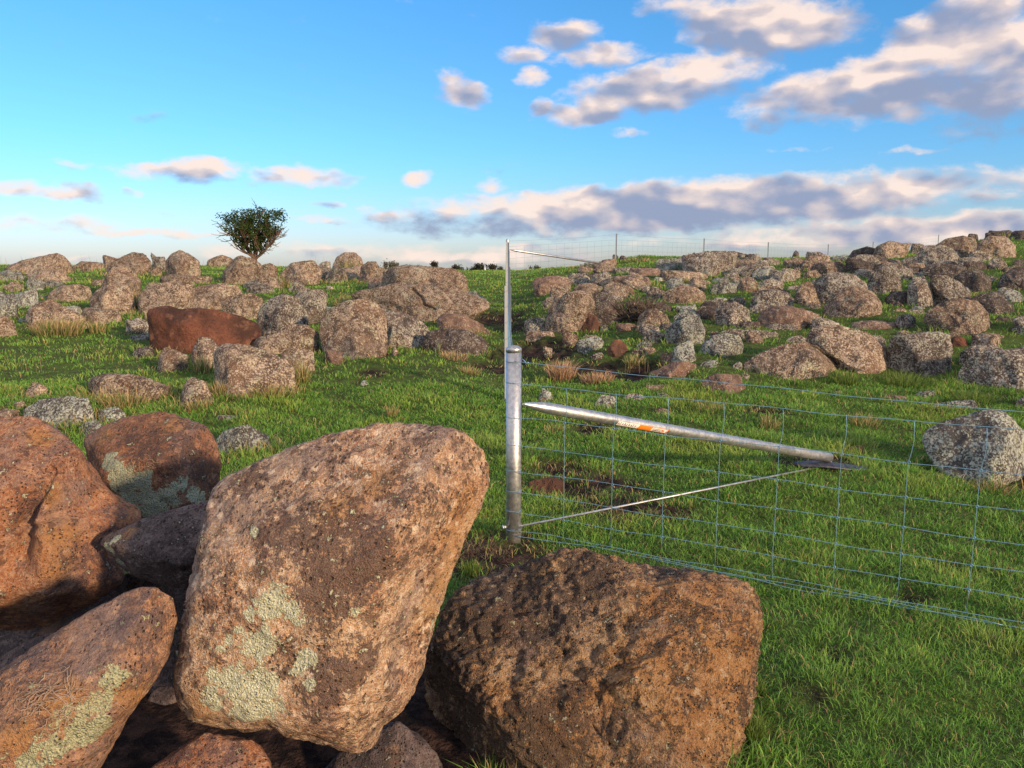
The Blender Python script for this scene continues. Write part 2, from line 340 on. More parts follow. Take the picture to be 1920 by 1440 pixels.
M['E'] = big_rock('dark_shade_boulder_surface', (.105, .075, .075), (.075, .050, .052), (.035, .028, .03), (.20, .165, .16), (.36, .42, .36), crust=.30, pits=.9, pore=80)  # dark rock tone, also painting in the shade on heap stones
M['F'] = big_rock('streaked_boulder_surface', (.36, .185, .10), (.25, .125, .075), (.085, .058, .056), (.44, .28, .19), (.40, .42, .28), crust=.25, pits=.9, pore=80, streak=(0, .6, .1))

def metal_mat(name, col, rough, mott=.15):
    m, N = newmat(name); tc = N.n('ShaderNodeTexCoord'); v = tc.outputs['Object']
    n = N.noise(v, 45, 4, .6); n2 = N.noise(v, 9, 3, .5)
    mp = N.n('ShaderNodeMapping', i={0: v, 'Scale': (60, 60, 2.5)}); st = N.noise(mp.outputs[0], 1, 3, .6)
    c = N.mix(N.ramp(n, .35, .65), [k * (1 - mott) for k in col], col); c = N.mix(N.ramp(st, .4, .62, 0, .35), c, [k * .72 for k in col])
    r = N.ramp(N.math('ADD', n2, N.math('MULTIPLY', n, .4)), .5, .9, rough - .08, rough + .15, False)
    finish(N, c, r, n, .15, .002, metal=.85, spec=.5); return m
M['galv'] = metal_mat('galvanised_steel', (.50, .52, .55), .42, .25)
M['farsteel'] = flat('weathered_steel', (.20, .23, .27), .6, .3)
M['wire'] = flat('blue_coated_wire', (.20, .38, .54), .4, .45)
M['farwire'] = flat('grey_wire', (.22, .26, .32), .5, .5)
M['soil'], N = newmat('black_soil')
tc = N.n('ShaderNodeTexCoord'); n = N.noise(tc.outputs['Object'], 30, 5, .7); finish(N, N.mix(N.ramp(n, .4, .65), (.012, .010, .011), (.055, .036, .030)), .95, n, 1.0, .03, spec=.1)

m, N = newmat('paddock_ground'); M['ground'] = m
tc = N.n('ShaderNodeTexCoord'); v = tc.outputs['Object']
n1 = N.noise(v, .8, 4, .6); n2 = N.noise(v, 9, 5, .7); n3 = N.noise(v, 45, 3, .7)
c = N.mix(N.ramp(n2, .36, .6), (.045, .050, .022), (.070, .115, .028)); c = N.mix(N.ramp(n1, .42, .62, 0, .6), c, (.075, .110, .022)); c = N.mix(N.ramp(n3, .55, .7, 0, .5), c, (.10, .10, .035))
sx = N.n('ShaderNodeSeparateXYZ', i={0: v}); c = N.mix(N.ramp(sx.outputs[1], 14, 40), c, (.10, .16, .035))
ga = N.n('ShaderNodeAttribute', attribute_name='soil'); gs = N.n('ShaderNodeSeparateColor', i={0: ga.outputs['Color']})
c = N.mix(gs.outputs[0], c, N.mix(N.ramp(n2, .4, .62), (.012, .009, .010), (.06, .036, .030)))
finish(N, c, .95, N.math('ADD', n2, N.math('MULTIPLY', n3, .5)), 1.0, .05, spec=.1)

m, N = newmat('grass_blades'); M['grass'] = m
a = N.n('ShaderNodeAttribute', attribute_name='col')
di = N.n('ShaderNodeBsdfPrincipled', i={'Base Color': a.outputs['Color'], 'Roughness': .55, 'Specular IOR Level': .25})
tr = N.n('ShaderNodeBsdfTranslucent', i={0: a.outputs['Color']})
mx_ = N.n('ShaderNodeMixShader', i={0: .28, 1: di.outputs[0], 2: tr.outputs[0]}); N.n('ShaderNodeOutputMaterial', i={0: mx_.outputs[0]})

# ------------------------------------------------------------------ ground
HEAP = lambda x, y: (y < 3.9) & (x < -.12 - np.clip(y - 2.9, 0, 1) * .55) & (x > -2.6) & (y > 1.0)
def spaced(lo, hi, n, p):
    t = np.linspace(-1, 1, n); s = np.sinh(t * p) / math.sinh(p); return np.where(s < 0, -s * lo, s * hi)
xs = spaced(-700, 700, 361, 7.2)
ys = np.concatenate([np.linspace(-40, 0, 20, endpoint=False), np.linspace(0, 10, 160, endpoint=False), np.linspace(10, 34, 170, endpoint=False), 34 + (np.linspace(0, 1, 60) ** 2.5) * 1200])
gx, gy = np.meshgrid(xs, ys); gz = height(gx.ravel(), gy.ravel())
# bare patches and burrows: pixel centre, radii (m), depth of the hollow
SOILPX = [(925,1042,.30,.20,.015),(1015,655,.55,.45,.10),(1075,915,.22,.12,.03),(1130,905,.26,.14,.03),(1180,950,.30,.15,.02),(1190,690,.45,.28,.12),(1110,690,.5,.25,.05),
          (935,595,.5,.4,.06),(980,612,.35,.3,.05),(930,690,.3,.2,.04),(1120,800,.2,.12,.02),(1050,880,.25,.12,.02),(1890,905,.3,.15,.03),(1255,960,.14,.08,.02),(1440,770,.2,.1,.02),
          (1700,1125,.09,.05,.01),(1560,1230,.06,.04,.008),(1530,1320,.05,.03,.008),(1760,1060,.08,.04,.008),(1300,1120,.08,.05,.01),(700,700,.2,.1,.02),(860,860,.18,.1,.02),(1530,866,.25,.12,.0)]
SOIL = [(hit(px, py), rx * 1.35, ry * 1.3, d) for px, py, rx, ry, d in SOILPX]
def soil_shade_mask(x, y):
    s = np.zeros(len(x)); dz = np.zeros(len(x)); nn = fbm(np.stack([x * 5, y * 5, x * 0 + 2], 1), 3)
    for c, rx, ry, d in SOIL:
        q = ((x - c[0]) / rx) ** 2 + ((y - c[1]) / (ry * 1.6)) ** 2
        k = np.clip(1.25 - q + nn * .9, 0, 1); s = np.maximum(s, k); dz = np.maximum(dz, k * d)
    s = np.where(HEAP(x, y), 1, s); return s, dz  # ground under the heap is blackened too, as painted shade in the gaps
sm, dz = soil_shade_mask(gx.ravel(), gy.ravel()); gz = gz - dz
V = np.stack([gx.ravel(), gy.ravel(), gz], 1); nx, ny = len(xs), len(ys)
idx = np.arange(nx * ny).reshape(ny, nx); Q = np.stack([idx[:-1, :-1], idx[:-1, 1:], idx[1:, 1:], idx[1:, :-1]], -1).reshape(-1, 4)
me = npmesh('ground', V, Q, np.full(len(Q), 4)); colattr(me, 'soil', np.repeat(sm[:, None], 3, 1)); me.materials.append(M['ground'])
tag(link(bpy.data.objects.new('ground', me)), kind='structure')

# ------------------------------------------------------------------ boulders
_ico = {}
def ico(l):
    if l not in _ico:
        b = bmesh.new(); bmesh.ops.create_icosphere(b, subdivisions=l, radius=1); b.verts.ensure_lookup_table()
        _ico[l] = (np.array([v.co[:] for v in b.verts]), np.array([[v.index for v in f.verts] for f in b.faces])); b.free()
    return _ico[l]
FOOT = []
SPECIAL = {'large smooth rust-red': [([(352,572),(372,600),(368,640)],14,.09),([(290,640),(300,600)],20,-.04)], 'front-row boulder with a shadowed': [([(1520,640),(1545,650),(1562,672)],14,.16)],
  'whale-backed': [([(1520,660),(1560,690)],10,.05)], 'long skyline outcrop below': [([(790,548),(800,565),(815,575)],4,.08)], 'massive sloping slab': [([(775,548),(790,560),(795,572),(815,580)],3.5,.10),([(700,560),(740,575)],5,.05)],
  'two-toned boulder,': [([(700,575),(718,600)],6,.05)], 'large heavy boulder': [([(1760,570),(1800,590)],6,.05)]}
def rock(outline, mat, label, Y=None, ratio=1.0, level=5, box=.8, seed=0, facets=None, amp=.05, bury=True, group=None, nfac=5, masks=None, detail=None, name='boulder', cat='boulder', cut=None):
    rng = np.random.RandomState(seed + 17)
    O = np.array(outline, float)
    w_px = np.ptp(O[:, 0]); h_px = np.ptp(O[:, 1])
    if Y is None:
        g = hit(O[:, 0].mean(), O[:, 1].max() - 1); Yf = g[1]
        size = math.sqrt(w_px * max(h_px, w_px * .45)) / F * Yf; D = .48 * size * ratio; Yc = Yf + D * .75
    else:
        Yc = Y; D = .5 * math.sqrt(w_px * h_px) / F * Yc * ratio
    P = np.array([at(a, b, Yc) for a, b in O]); px, pz = P[:, 0], P[:, 2]
    if bury:
        mid = pz.min() + .35 * (pz.max() - pz.min()); hh = pz.max() - pz.min()
        pz = np.where(pz < mid, pz - .60 * hh * (mid - pz) / (mid - pz.min() + 1e-6) - .02, pz)
    # centroid
    x0, z0, x1, z1 = px, pz, np.roll(px, -1), np.roll(pz, -1); cr = x0 * z1 - x1 * z0; A = cr.sum() / 2 + 1e-12
    cx, cz = ((x0 + x1) * cr).sum() / (6 * A), ((z0 + z1) * cr).sum() / (6 * A)
    th = np.linspace(-math.pi, math.pi, 361)[:-1]; Rr = np.zeros(360)
    for k in range(len(px)):
        ax, az_ = px[k] - cx, pz[k] - cz; bx, bz = px[(k + 1) % len(px)] - cx, pz[(k + 1) % len(px)] - cz
        ex, ez = bx - ax, bz - az_; c, s = np.cos(th), np.sin(th); den = c * ez - s * ex
        den = np.where(abs(den) < 1e-12, 1e-12, den)
        t = (ax * ez - az_ * ex) / den; u = (ax * s - az_ * c) / den
        ok = (t > 0) & (u >= -1e-6) & (u <= 1 + 1e-6); Rr = np.maximum(Rr, np.where(ok, t, 0))
    Rr[Rr == 0] = Rr[Rr > 0].mean()
    kw = 5 if level >= 6 else 9; ker = np.hanning(kw + 2)[1:-1]; ker /= ker.sum(); Rr = np.convolve(np.concatenate([Rr[-kw:], Rr, Rr[:kw]]), ker, 'same')[kw:-kw]
    U, Fc = ico(level); s = np.hypot(U[:, 0], U[:, 2]); t = np.arctan2(U[:, 2], U[:, 0])
    ti = (t + math.pi) / (2 * math.pi) * 360; i0 = np.floor(ti).astype(int) % 360; f = ti - np.floor(ti); rr = Rr[i0] * (1 - f) + Rr[(i0 + 1) % 360] * f
    s1 = s / (s ** (1 / box) + np.abs(U[:, 1]) ** (1 / box) + 1e-9) ** box
    y1 = U[:, 1] / (s ** (1 / box) + np.abs(U[:, 1]) ** (1 / box) + 1e-9) ** box
    V = np.stack([np.cos(t) * rr * s1, y1 * D, np.sin(t) * rr * s1], 1)
    S = math.sqrt(w_px * h_px) / F * Yc   # size in metres
    fl = list(facets) if facets else []
    if not facets:
        for k in range(nfac):
            n = np.array([rng.uniform(-.9, .9), -rng.uniform(.45, 1), rng.uniform(-.15, .9)]); n /= np.linalg.norm(n); fl.append((n, rng.uniform(.62, .9)))
        fl.append((np.array([0, .9, .4]), .8))
    for n, c in fl:
        n = np.array(n, float); n /= np.linalg.norm(n); d = V @ n; mxd = d.max(); lim = c * mxd; wdt = .05 * S
        ex = d - lim; over = np.where(ex > -wdt, (np.clip(ex + wdt, 0, None)) ** 2 / (4 * wdt), 0); over = np.where(ex > wdt, ex, over)
        V = V - np.outer(over * .94, n)
    for k_, v_ in SPECIAL.items():
        if k_ in label: cut = v_
    if cut:   # grooves: points on the surface (px,py), width, depth
        for pts, wd, dp in cut:
            X, Yp = proj(V + [cx, Yc, cz]); dmin = np.full(len(V), 1e9)
            for (a, b), (c_, d_) in zip(pts[:-1], pts[1:]):
                e = np.array([c_ - a, d_ - b], float); q = np.clip(((X - a) * e[0] + (Yp - b) * e[1]) / (e @ e), 0, 1)
                dmin = np.minimum(dmin, np.hypot(X - a - q * e[0], Yp - b - q * e[1]))
            V[:, 1] += np.where(V[:, 1] < D * .2, dp * np.exp(-(dmin / wd) ** 2), 0)
    dirn = U / np.linalg.norm(U, axis=1)[:, None]; Q = V / S; so = seed * 3.17
    disp = amp * S * (fbm(Q * 2.3 + so, 3) * .9) + amp * .35 * S * ridged(Q * 6 + so, 3)
    if level >= 5: disp = disp + .004 * fbm((V + so) * 22, 2)
    if detail: disp = disp + detail(V, seed)
    V = V + dirn * disp[:, None]
    # keep the real outline of the boulder: compare extents all round and stretch
    nb_ = 72; cX, cY = [float(q) for q in proj(np.array([cx, Yc, cz]))]; wx, wy = proj(np.stack([px, px * 0 + Yc, pz], 1)); wx = wx - cX; wy = cY - wy
    tt = (np.arange(nb_) + .5) / nb_ * 2 * math.pi - math.pi; want = np.zeros(nb_)
    for k in range(len(wx)):
        ax, az_ = wx[k], wy[k]; ex, ez = wx[(k + 1) % len(wx)] - ax, wy[(k + 1) % len(wx)] - az_; c, s_ = np.cos(tt), np.sin(tt); den = c * ez - s_ * ex; den = np.where(abs(den) < 1e-9, 1e-9, den)
        t_ = (ax * ez - az_ * ex) / den; u_ = (ax * s_ - az_ * c) / den; want = np.maximum(want, np.where((t_ > 0) & (u_ >= -1e-6) & (u_ <= 1 + 1e-6), t_, 0))
    for it in range(3):
        X, Yp = proj(V + [cx, Yc, cz]); X = X - cX; Yp = cY - Yp; rad = np.hypot(X, Yp); tv = (np.arctan2(Yp, X) + math.pi) / (2 * math.pi) * nb_; have = np.zeros(nb_); np.maximum.at(have, tv.astype(int) % nb_, rad)
        q = np.where((have > 1e-3) & (want > 1e-3), want / np.maximum(have, 1e-3), 1); q = np.clip(q, .7, 1.5); q = np.convolve(np.concatenate([q[-2:], q, q[:2]]), [.25, .5, .25], 'same')[2:-2]
        tj = tv - .5; j0 = np.floor(tj).astype(int); fj = tj - j0; sc = q[j0 % nb_] * (1 - fj) + q[(j0 + 1) % nb_] * fj; V[:, 0] *= sc; V[:, 2] *= sc
    zb = max(V[:, 2].min(), height(cx, Yc)[0] - cz) if bury else V[:, 2].min()
    me = npmesh(name, V - [0, 0, zb], Fc, np.full(len(Fc), 3)); me.materials.append(M[mat] if isinstance(mat, str) else mat)
    if masks is not None:
        W_ = V + [cx, Yc, cz]; X, Yp = proj(W_); col = np.zeros((len(V), 3)); fr = V[:, 1] < 0
        for ch, px_, py_, r_ in masks:
            dd = np.where(fr, np.hypot(X - px_, Yp - py_), 1e9); i = np.argmin(dd + V[:, 1] * 20)
            q = np.linalg.norm(V - V[i], axis=1) / (r_ / F * W_[i, 1]); col[:, ch] = np.maximum(col[:, ch], np.clip(1 - q * q * .62, 0, 1))
        colattr(me, 'mask', col)
    o = link(bpy.data.objects.new(name, me)); o.location = (cx, Yc, cz + zb); tag(o, label, cat, group)
    FOOT.append((cx, Yc, (px.max() - px.min()) / 2, D, cz + V[:, 2].max(), S)); return o
def gen_outline(x0, x1, yt, yb, seed, kind='r'):
    """an uneven boulder outline filling the box; kind: r rounded, b blocky, p peaked, l high on the left, h high on the right, f flat"""
    rng = np.random.RandomState(seed * 7 + 3); w = x1 - x0; h = yb - yt; pts = []; n = 13
    e = {'r': .72, 'b': .42, 'p': 1.2, 'l': .8, 'h': .8, 'f': .6}[kind]; sk = rng.uniform(-.25, .25)
    for k in range(n):
        a = math.pi * 2 * (k + rng.uniform(-.32, .32)) / n; c, s = math.cos(a), math.sin(a)
        x = math.copysign(abs(c) ** e, c) * .5; y = math.copysign(abs(s) ** e, s)
        j = 1 + rng.uniform(-.20, .08); x *= j; y *= j
        if y > 0: y *= 1 + sk * x * 2; x += sk * .18 * y
        if y > 0 and kind == 'l': y *= 1 - .55 * (x + .35)
        if y > 0 and kind == 'h': y *= 1 + .55 * (x - .35)
        pts.append([x, y])
    P = np.array(pts); P[:, 0] = (P[:, 0] - P[:, 0].min()) / np.ptp(P[:, 0]) * w + x0
    yy = P[:, 1]; up = yy > 0; Y = np.where(up, yb - h * .22 - yy / yy.max() * h * .78, yb - h * .22 + yy / yy.min() * h * .22)
    return np.stack([P[:, 0], Y], 1)[::-1]
# --- the close heap
dA = lambda V, s: .007 * fbm(V * 16 + s, 4, .6) - .006 * np.clip(perlin(V * 48 + 3) - .42, 0, 1) * 3
dB = lambda V, s: .026 * ridged(V * 9 + s, 3, .6) + .013 * fbm(V * 34 + s, 3, .7) - .030 * np.clip(perlin(V * 42 + 3) - .30, 0, 1)
dC = lambda V, s: .006 * fbm(V * 14 + s, 4, .6)
GP = 'heaped boulders in the foreground'
rock([(381,958),(397,915),(425,890),(495,858),(600,815),(700,789),(792,786),(858,800),(900,834),(925,875),(923,928),(884,1006),(846,1091),(813,1180),(797,1261),(762,1331),(726,1362),(707,1403),(660,1416),(603,1400),(509,1374),(452,1379),(377,1362),(334,1336),(318,1290),(334,1176),(360,1062)],
     'A', 'tall tilted tan boulder with a pale green lichen patch, standing on the foreground heap', Y=2.25, ratio=.80, level=7, box=.62, seed=1, amp=.022, bury=False, group=GP,
     facets=[((-.12,-.97,.10),.68),((.86,-.52,-.10),.70),((-.2,-.66,.72),.74),((-.95,-.3,.1),.90),((0,1,.1),.8)], detail=dA,
     masks=[(0,515,1130,42),(0,548,1145,28),(0,470,1150,16),(0,560,1165,16),(0,480,1215,34),(0,500,1195,26),(0,445,1285,48),(0,485,1290,46),(0,500,1325,40),(0,455,1335,36),(0,400,1310,34),(0,400,1265,18),(0,575,1230,24),(0,560,1255,18),(0,580,1285,16),(0,450,1180,12),(0,430,1200,13),(0,415,1215,10),(0,480,995,12),
            (1,860,1010,80),(1,830,1080,70),(1,880,940,60),(0,860,1180,10),(0,665,1150,12),(1,640,960,60),(1,380,1340,60),(1,800,1150,50),(1,700,905,50),
            (2,640,1060,100),(2,600,1130,70),(2,540,1010,70),(2,680,1010,60),(2,620,1280,50),(2,650,1250,60),(2,470,900,40)])
rock([(800,1330),(792,1250),(807,1194),(835,1128),(870,1090),(930,1064),(993,1050),(1030,1033),(1084,1022),(1128,1033),(1168,1046),(1234,1058),(1307,1060),(1360,1072),(1406,1090),(1428,1122),(1436,1172),(1428,1237),(1414,1330),(1402,1440),(1370,1530),(1200,1570),(1000,1570),(880,1520),(820,1440)],
     'B', 'broad dark porous boulder with orange-brown right end, lying beside the tall tan boulder', Y=2.72, ratio=.95, level=7, box=.50, seed=2, amp=.026, bury=False, group=GP,
     facets=[((-.02,-.96,.25),.80),((-.25,-.60,.80),.70),((.9,-.4,.1),.90),((.35,-.7,.65),.80),((-.75,-.6,-.1),.80),((0,1,.1),.8)], detail=dB,
     masks=[(1,1330,1150,130),(1,1380,1200,120),(1,1390,1330,110),(1,1360,1250,120),(1,1300,1330,110),(1,1230,1120,60),(1,1120,1310,60),(1,1180,1250,70),(1,960,1160,50),(1,940,1320,50),(1,1050,1360,60),(1,1320,1400,80),(1,1250,1230,90),
            (2,960,1090,110),(2,880,1160,90),(2,870,1350,100),(2,980,1430,130),(2,830,1270,80),(2,1400,1320,40),(2,1080,1080,60)],  # dark channel also paints shade on the left and lower left
     cut=[([(1060,1080),(1120,1140),(1180,1150)],14,.03),([(970,1230),(960,1330)],13,.03),([(1180,1150),(1290,1130),(1330,1170)],12,.025)])
rock([(-170,900),(-120,800),(-60,775),(0,781),(40,778),(80,785),(120,812),(150,840),(170,868),(195,905),(245,940),(278,965),(262,985),(235,1015),(228,1050),(240,1080),(205,1118),(140,1150),(80,1178),(20,1184),(-60,1180),(-150,1120),(-190,1000)],
     'C', 'large rust-orange boulder with a deep cleft at the left edge of the foreground', Y=2.75, ratio=.9, level=6, box=.66, seed=3, amp=.035, bury=False, group=GP,
     facets=[((.45,-.85,.15),.62),((.15,-.6,.8),.74),((.8,-.5,.3),.78),((.1,-.6,-.75),.72),((0,1,.1),.8)], detail=dC,
     masks=[(1,75,800,30),(1,110,1010,50),(1,100,930,30),(1,120,1060,40),(2,30,1160,90),(2,190,1080,80),(2,130,1140,80),(2,60,950,40),(2,220,960,50)],  # dark channel also paints the shade along the underside
     cut=[([(125,905),(110,960),(100,1040)],50,-.060),([(92,885),(70,935),(48,985),(22,1040)],15,.05),([(50,960),(20,1040),(-10,1080)],26,.05)])
rock([(153,820),(190,798),(230,782),(275,774),(312,771),(345,782),(385,796),(405,822),(417,870),(412,905),(400,960),(370,1020),(280,1040),(215,1000),(185,930),(163,870)],
     'D', 'rounded rust boulder with mint lichen on its shaded lower face, behind the heap', Y=3.35, ratio=.85, level=6, box=.64, seed=4, amp=.03, bury=False, group=GP,
     facets=[((.05,-.98,-.1),.70),((-.2,-.5,.85),.72),((.9,-.4,.1),.82),((-.7,-.7,.2),.8),((0,1,.1),.8)], detail=dC,
     masks=[(0,205,865,22),(0,220,880,26),(0,240,905,34),(0,265,935,36),(0,290,950,36),(0,310,935,26),(0,340,905,18),(0,360,925,18),(0,375,935,14),(0,275,900,20),(1,195,820,26),(1,320,800,30),(2,330,850,80),(2,250,840,40),(2,380,880,50)])
rock([(185,1015),(200,1000),(235,984),(270,970),(330,953),(390,935),(440,950),(440,1050),(395,1090),(350,1105),(300,1098),(245,1080),(205,1050)],
     'E', 'wedge boulder coloured dark for shade, squeezed between the rust boulder and the tall tan one', Y=2.62, ratio=1.0, level=6, box=.8, seed=5, amp=.03, bury=False, group=GP,
     facets=[((-.1,-.75,.65),.66),((-.3,-.7,-.6),.62),((0,1,.1),.8)], detail=dC,
     masks=[(0,205,1030,14),(0,225,1055,14),(0,215,1012,12),(1,243,1000,16),(2,330,1040,60)])
rock([(290,1096),(250,1095),(200,1120),(120,1170),(60,1213),(0,1255),(-90,1320),(-130,1420),(-60,1520),(100,1530),(190,1440),(240,1350),(285,1295),(320,1240),(337,1175),(330,1125)],
     'F', 'long slanting orange-brown boulder with yellow-green lichen at the lower left corner', Y=2.0, ratio=.9, level=6, box=.66, seed=6, amp=.03, bury=False, group=GP,
     facets=[((-.25,-.60,.76),.62),((.30,-.93,.0),.60),((.90,-.35,.1),.74),((.3,-.6,-.7),.8),((0,1,.1),.8)], detail=dC,
     masks=[(0,215,1275,26),(0,195,1310,28),(0,165,1330,30),(0,140,1380,34),(0,180,1370,36),(0,90,1400,40),(0,120,1340,24),(0,60,1430,30),(1,220,1290,40),(1,260,1300,40),(1,130,1320,60),(1,40,1390,50),(2,290,1150,70),(2,295,1230,50),(2,60,1230,60),(2,310,1200,50)])  # dark channel also paints the cast shade on the right part
rock([(250,1470),(285,1436),(330,1405),(380,1373),(430,1378),(480,1388),(505,1420),(520,1470),(525,1560),(400,1600),(270,1580)],
     'C', 'low red-brown stone with bluish-grey patches at the bottom edge under the tall tan boulder', Y=2.0, ratio=1.1, level=6, box=.7, seed=7, amp=.03, bury=False, group=GP, detail=dC, masks=[(2,400,1400,60),(2,330,1420,50)])
rock([(560,1560),(600,1450),(650,1395),(700,1362),(745,1350),(790,1378),(825,1420),(845,1480),(840,1580),(700,1620)],
     'E', 'dark purple stone with a yellow spot at the bottom edge between the two biggest boulders', Y=2.35, ratio=1.0, level=6, box=.7, seed=8, amp=.03, bury=False, group=GP, detail=dC, masks=[(1,735,1415,22),(2,700,1430,80)])
rock([(205,1440),(242,1350),(290,1290),(335,1280),(400,1320),(420,1400),(380,1520),(230,1520)],
     'E', 'shadowed dark stone in the gap between the slanting boulder and the tall tan one', Y=2.8, ratio=.9, level=6, seed=9, amp=.03, bury=False, group=GP, detail=dC, masks=[(2,330,1330,80)])
rock([(-80,1250),(0,1232),(50,1200),(85,1185),(130,1180),(130,1240),(60,1290),(-60,1330)],
     'E', 'small grey stone half hidden behind the slanting boulder at the left edge', Y=2.35, ratio=1.0, level=6, seed=10, amp=.03, bury=False, group=GP, detail=dC, masks=[(2,60,1210,40)])
# added dark rocks under the heap, so that its gaps read as shade
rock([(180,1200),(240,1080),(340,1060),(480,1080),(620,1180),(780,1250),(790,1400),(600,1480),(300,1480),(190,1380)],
     'E', 'added dark boulder, filling the shaded gap beneath the tall tan boulder', Y=3.0, ratio=.6, level=6, seed=11, amp=.04, bury=True, group=GP, detail=dC, masks=[(2,400,1200,200)])
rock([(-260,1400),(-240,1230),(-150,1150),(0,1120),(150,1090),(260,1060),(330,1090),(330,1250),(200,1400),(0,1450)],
     'E', 'added dark boulder, darkening the gap beneath the cleft rust boulder', Y=3.05, ratio=.6, level=6, seed=12, amp=.04, bury=True, group=GP, detail=dC, masks=[(2,100,1200,200)])
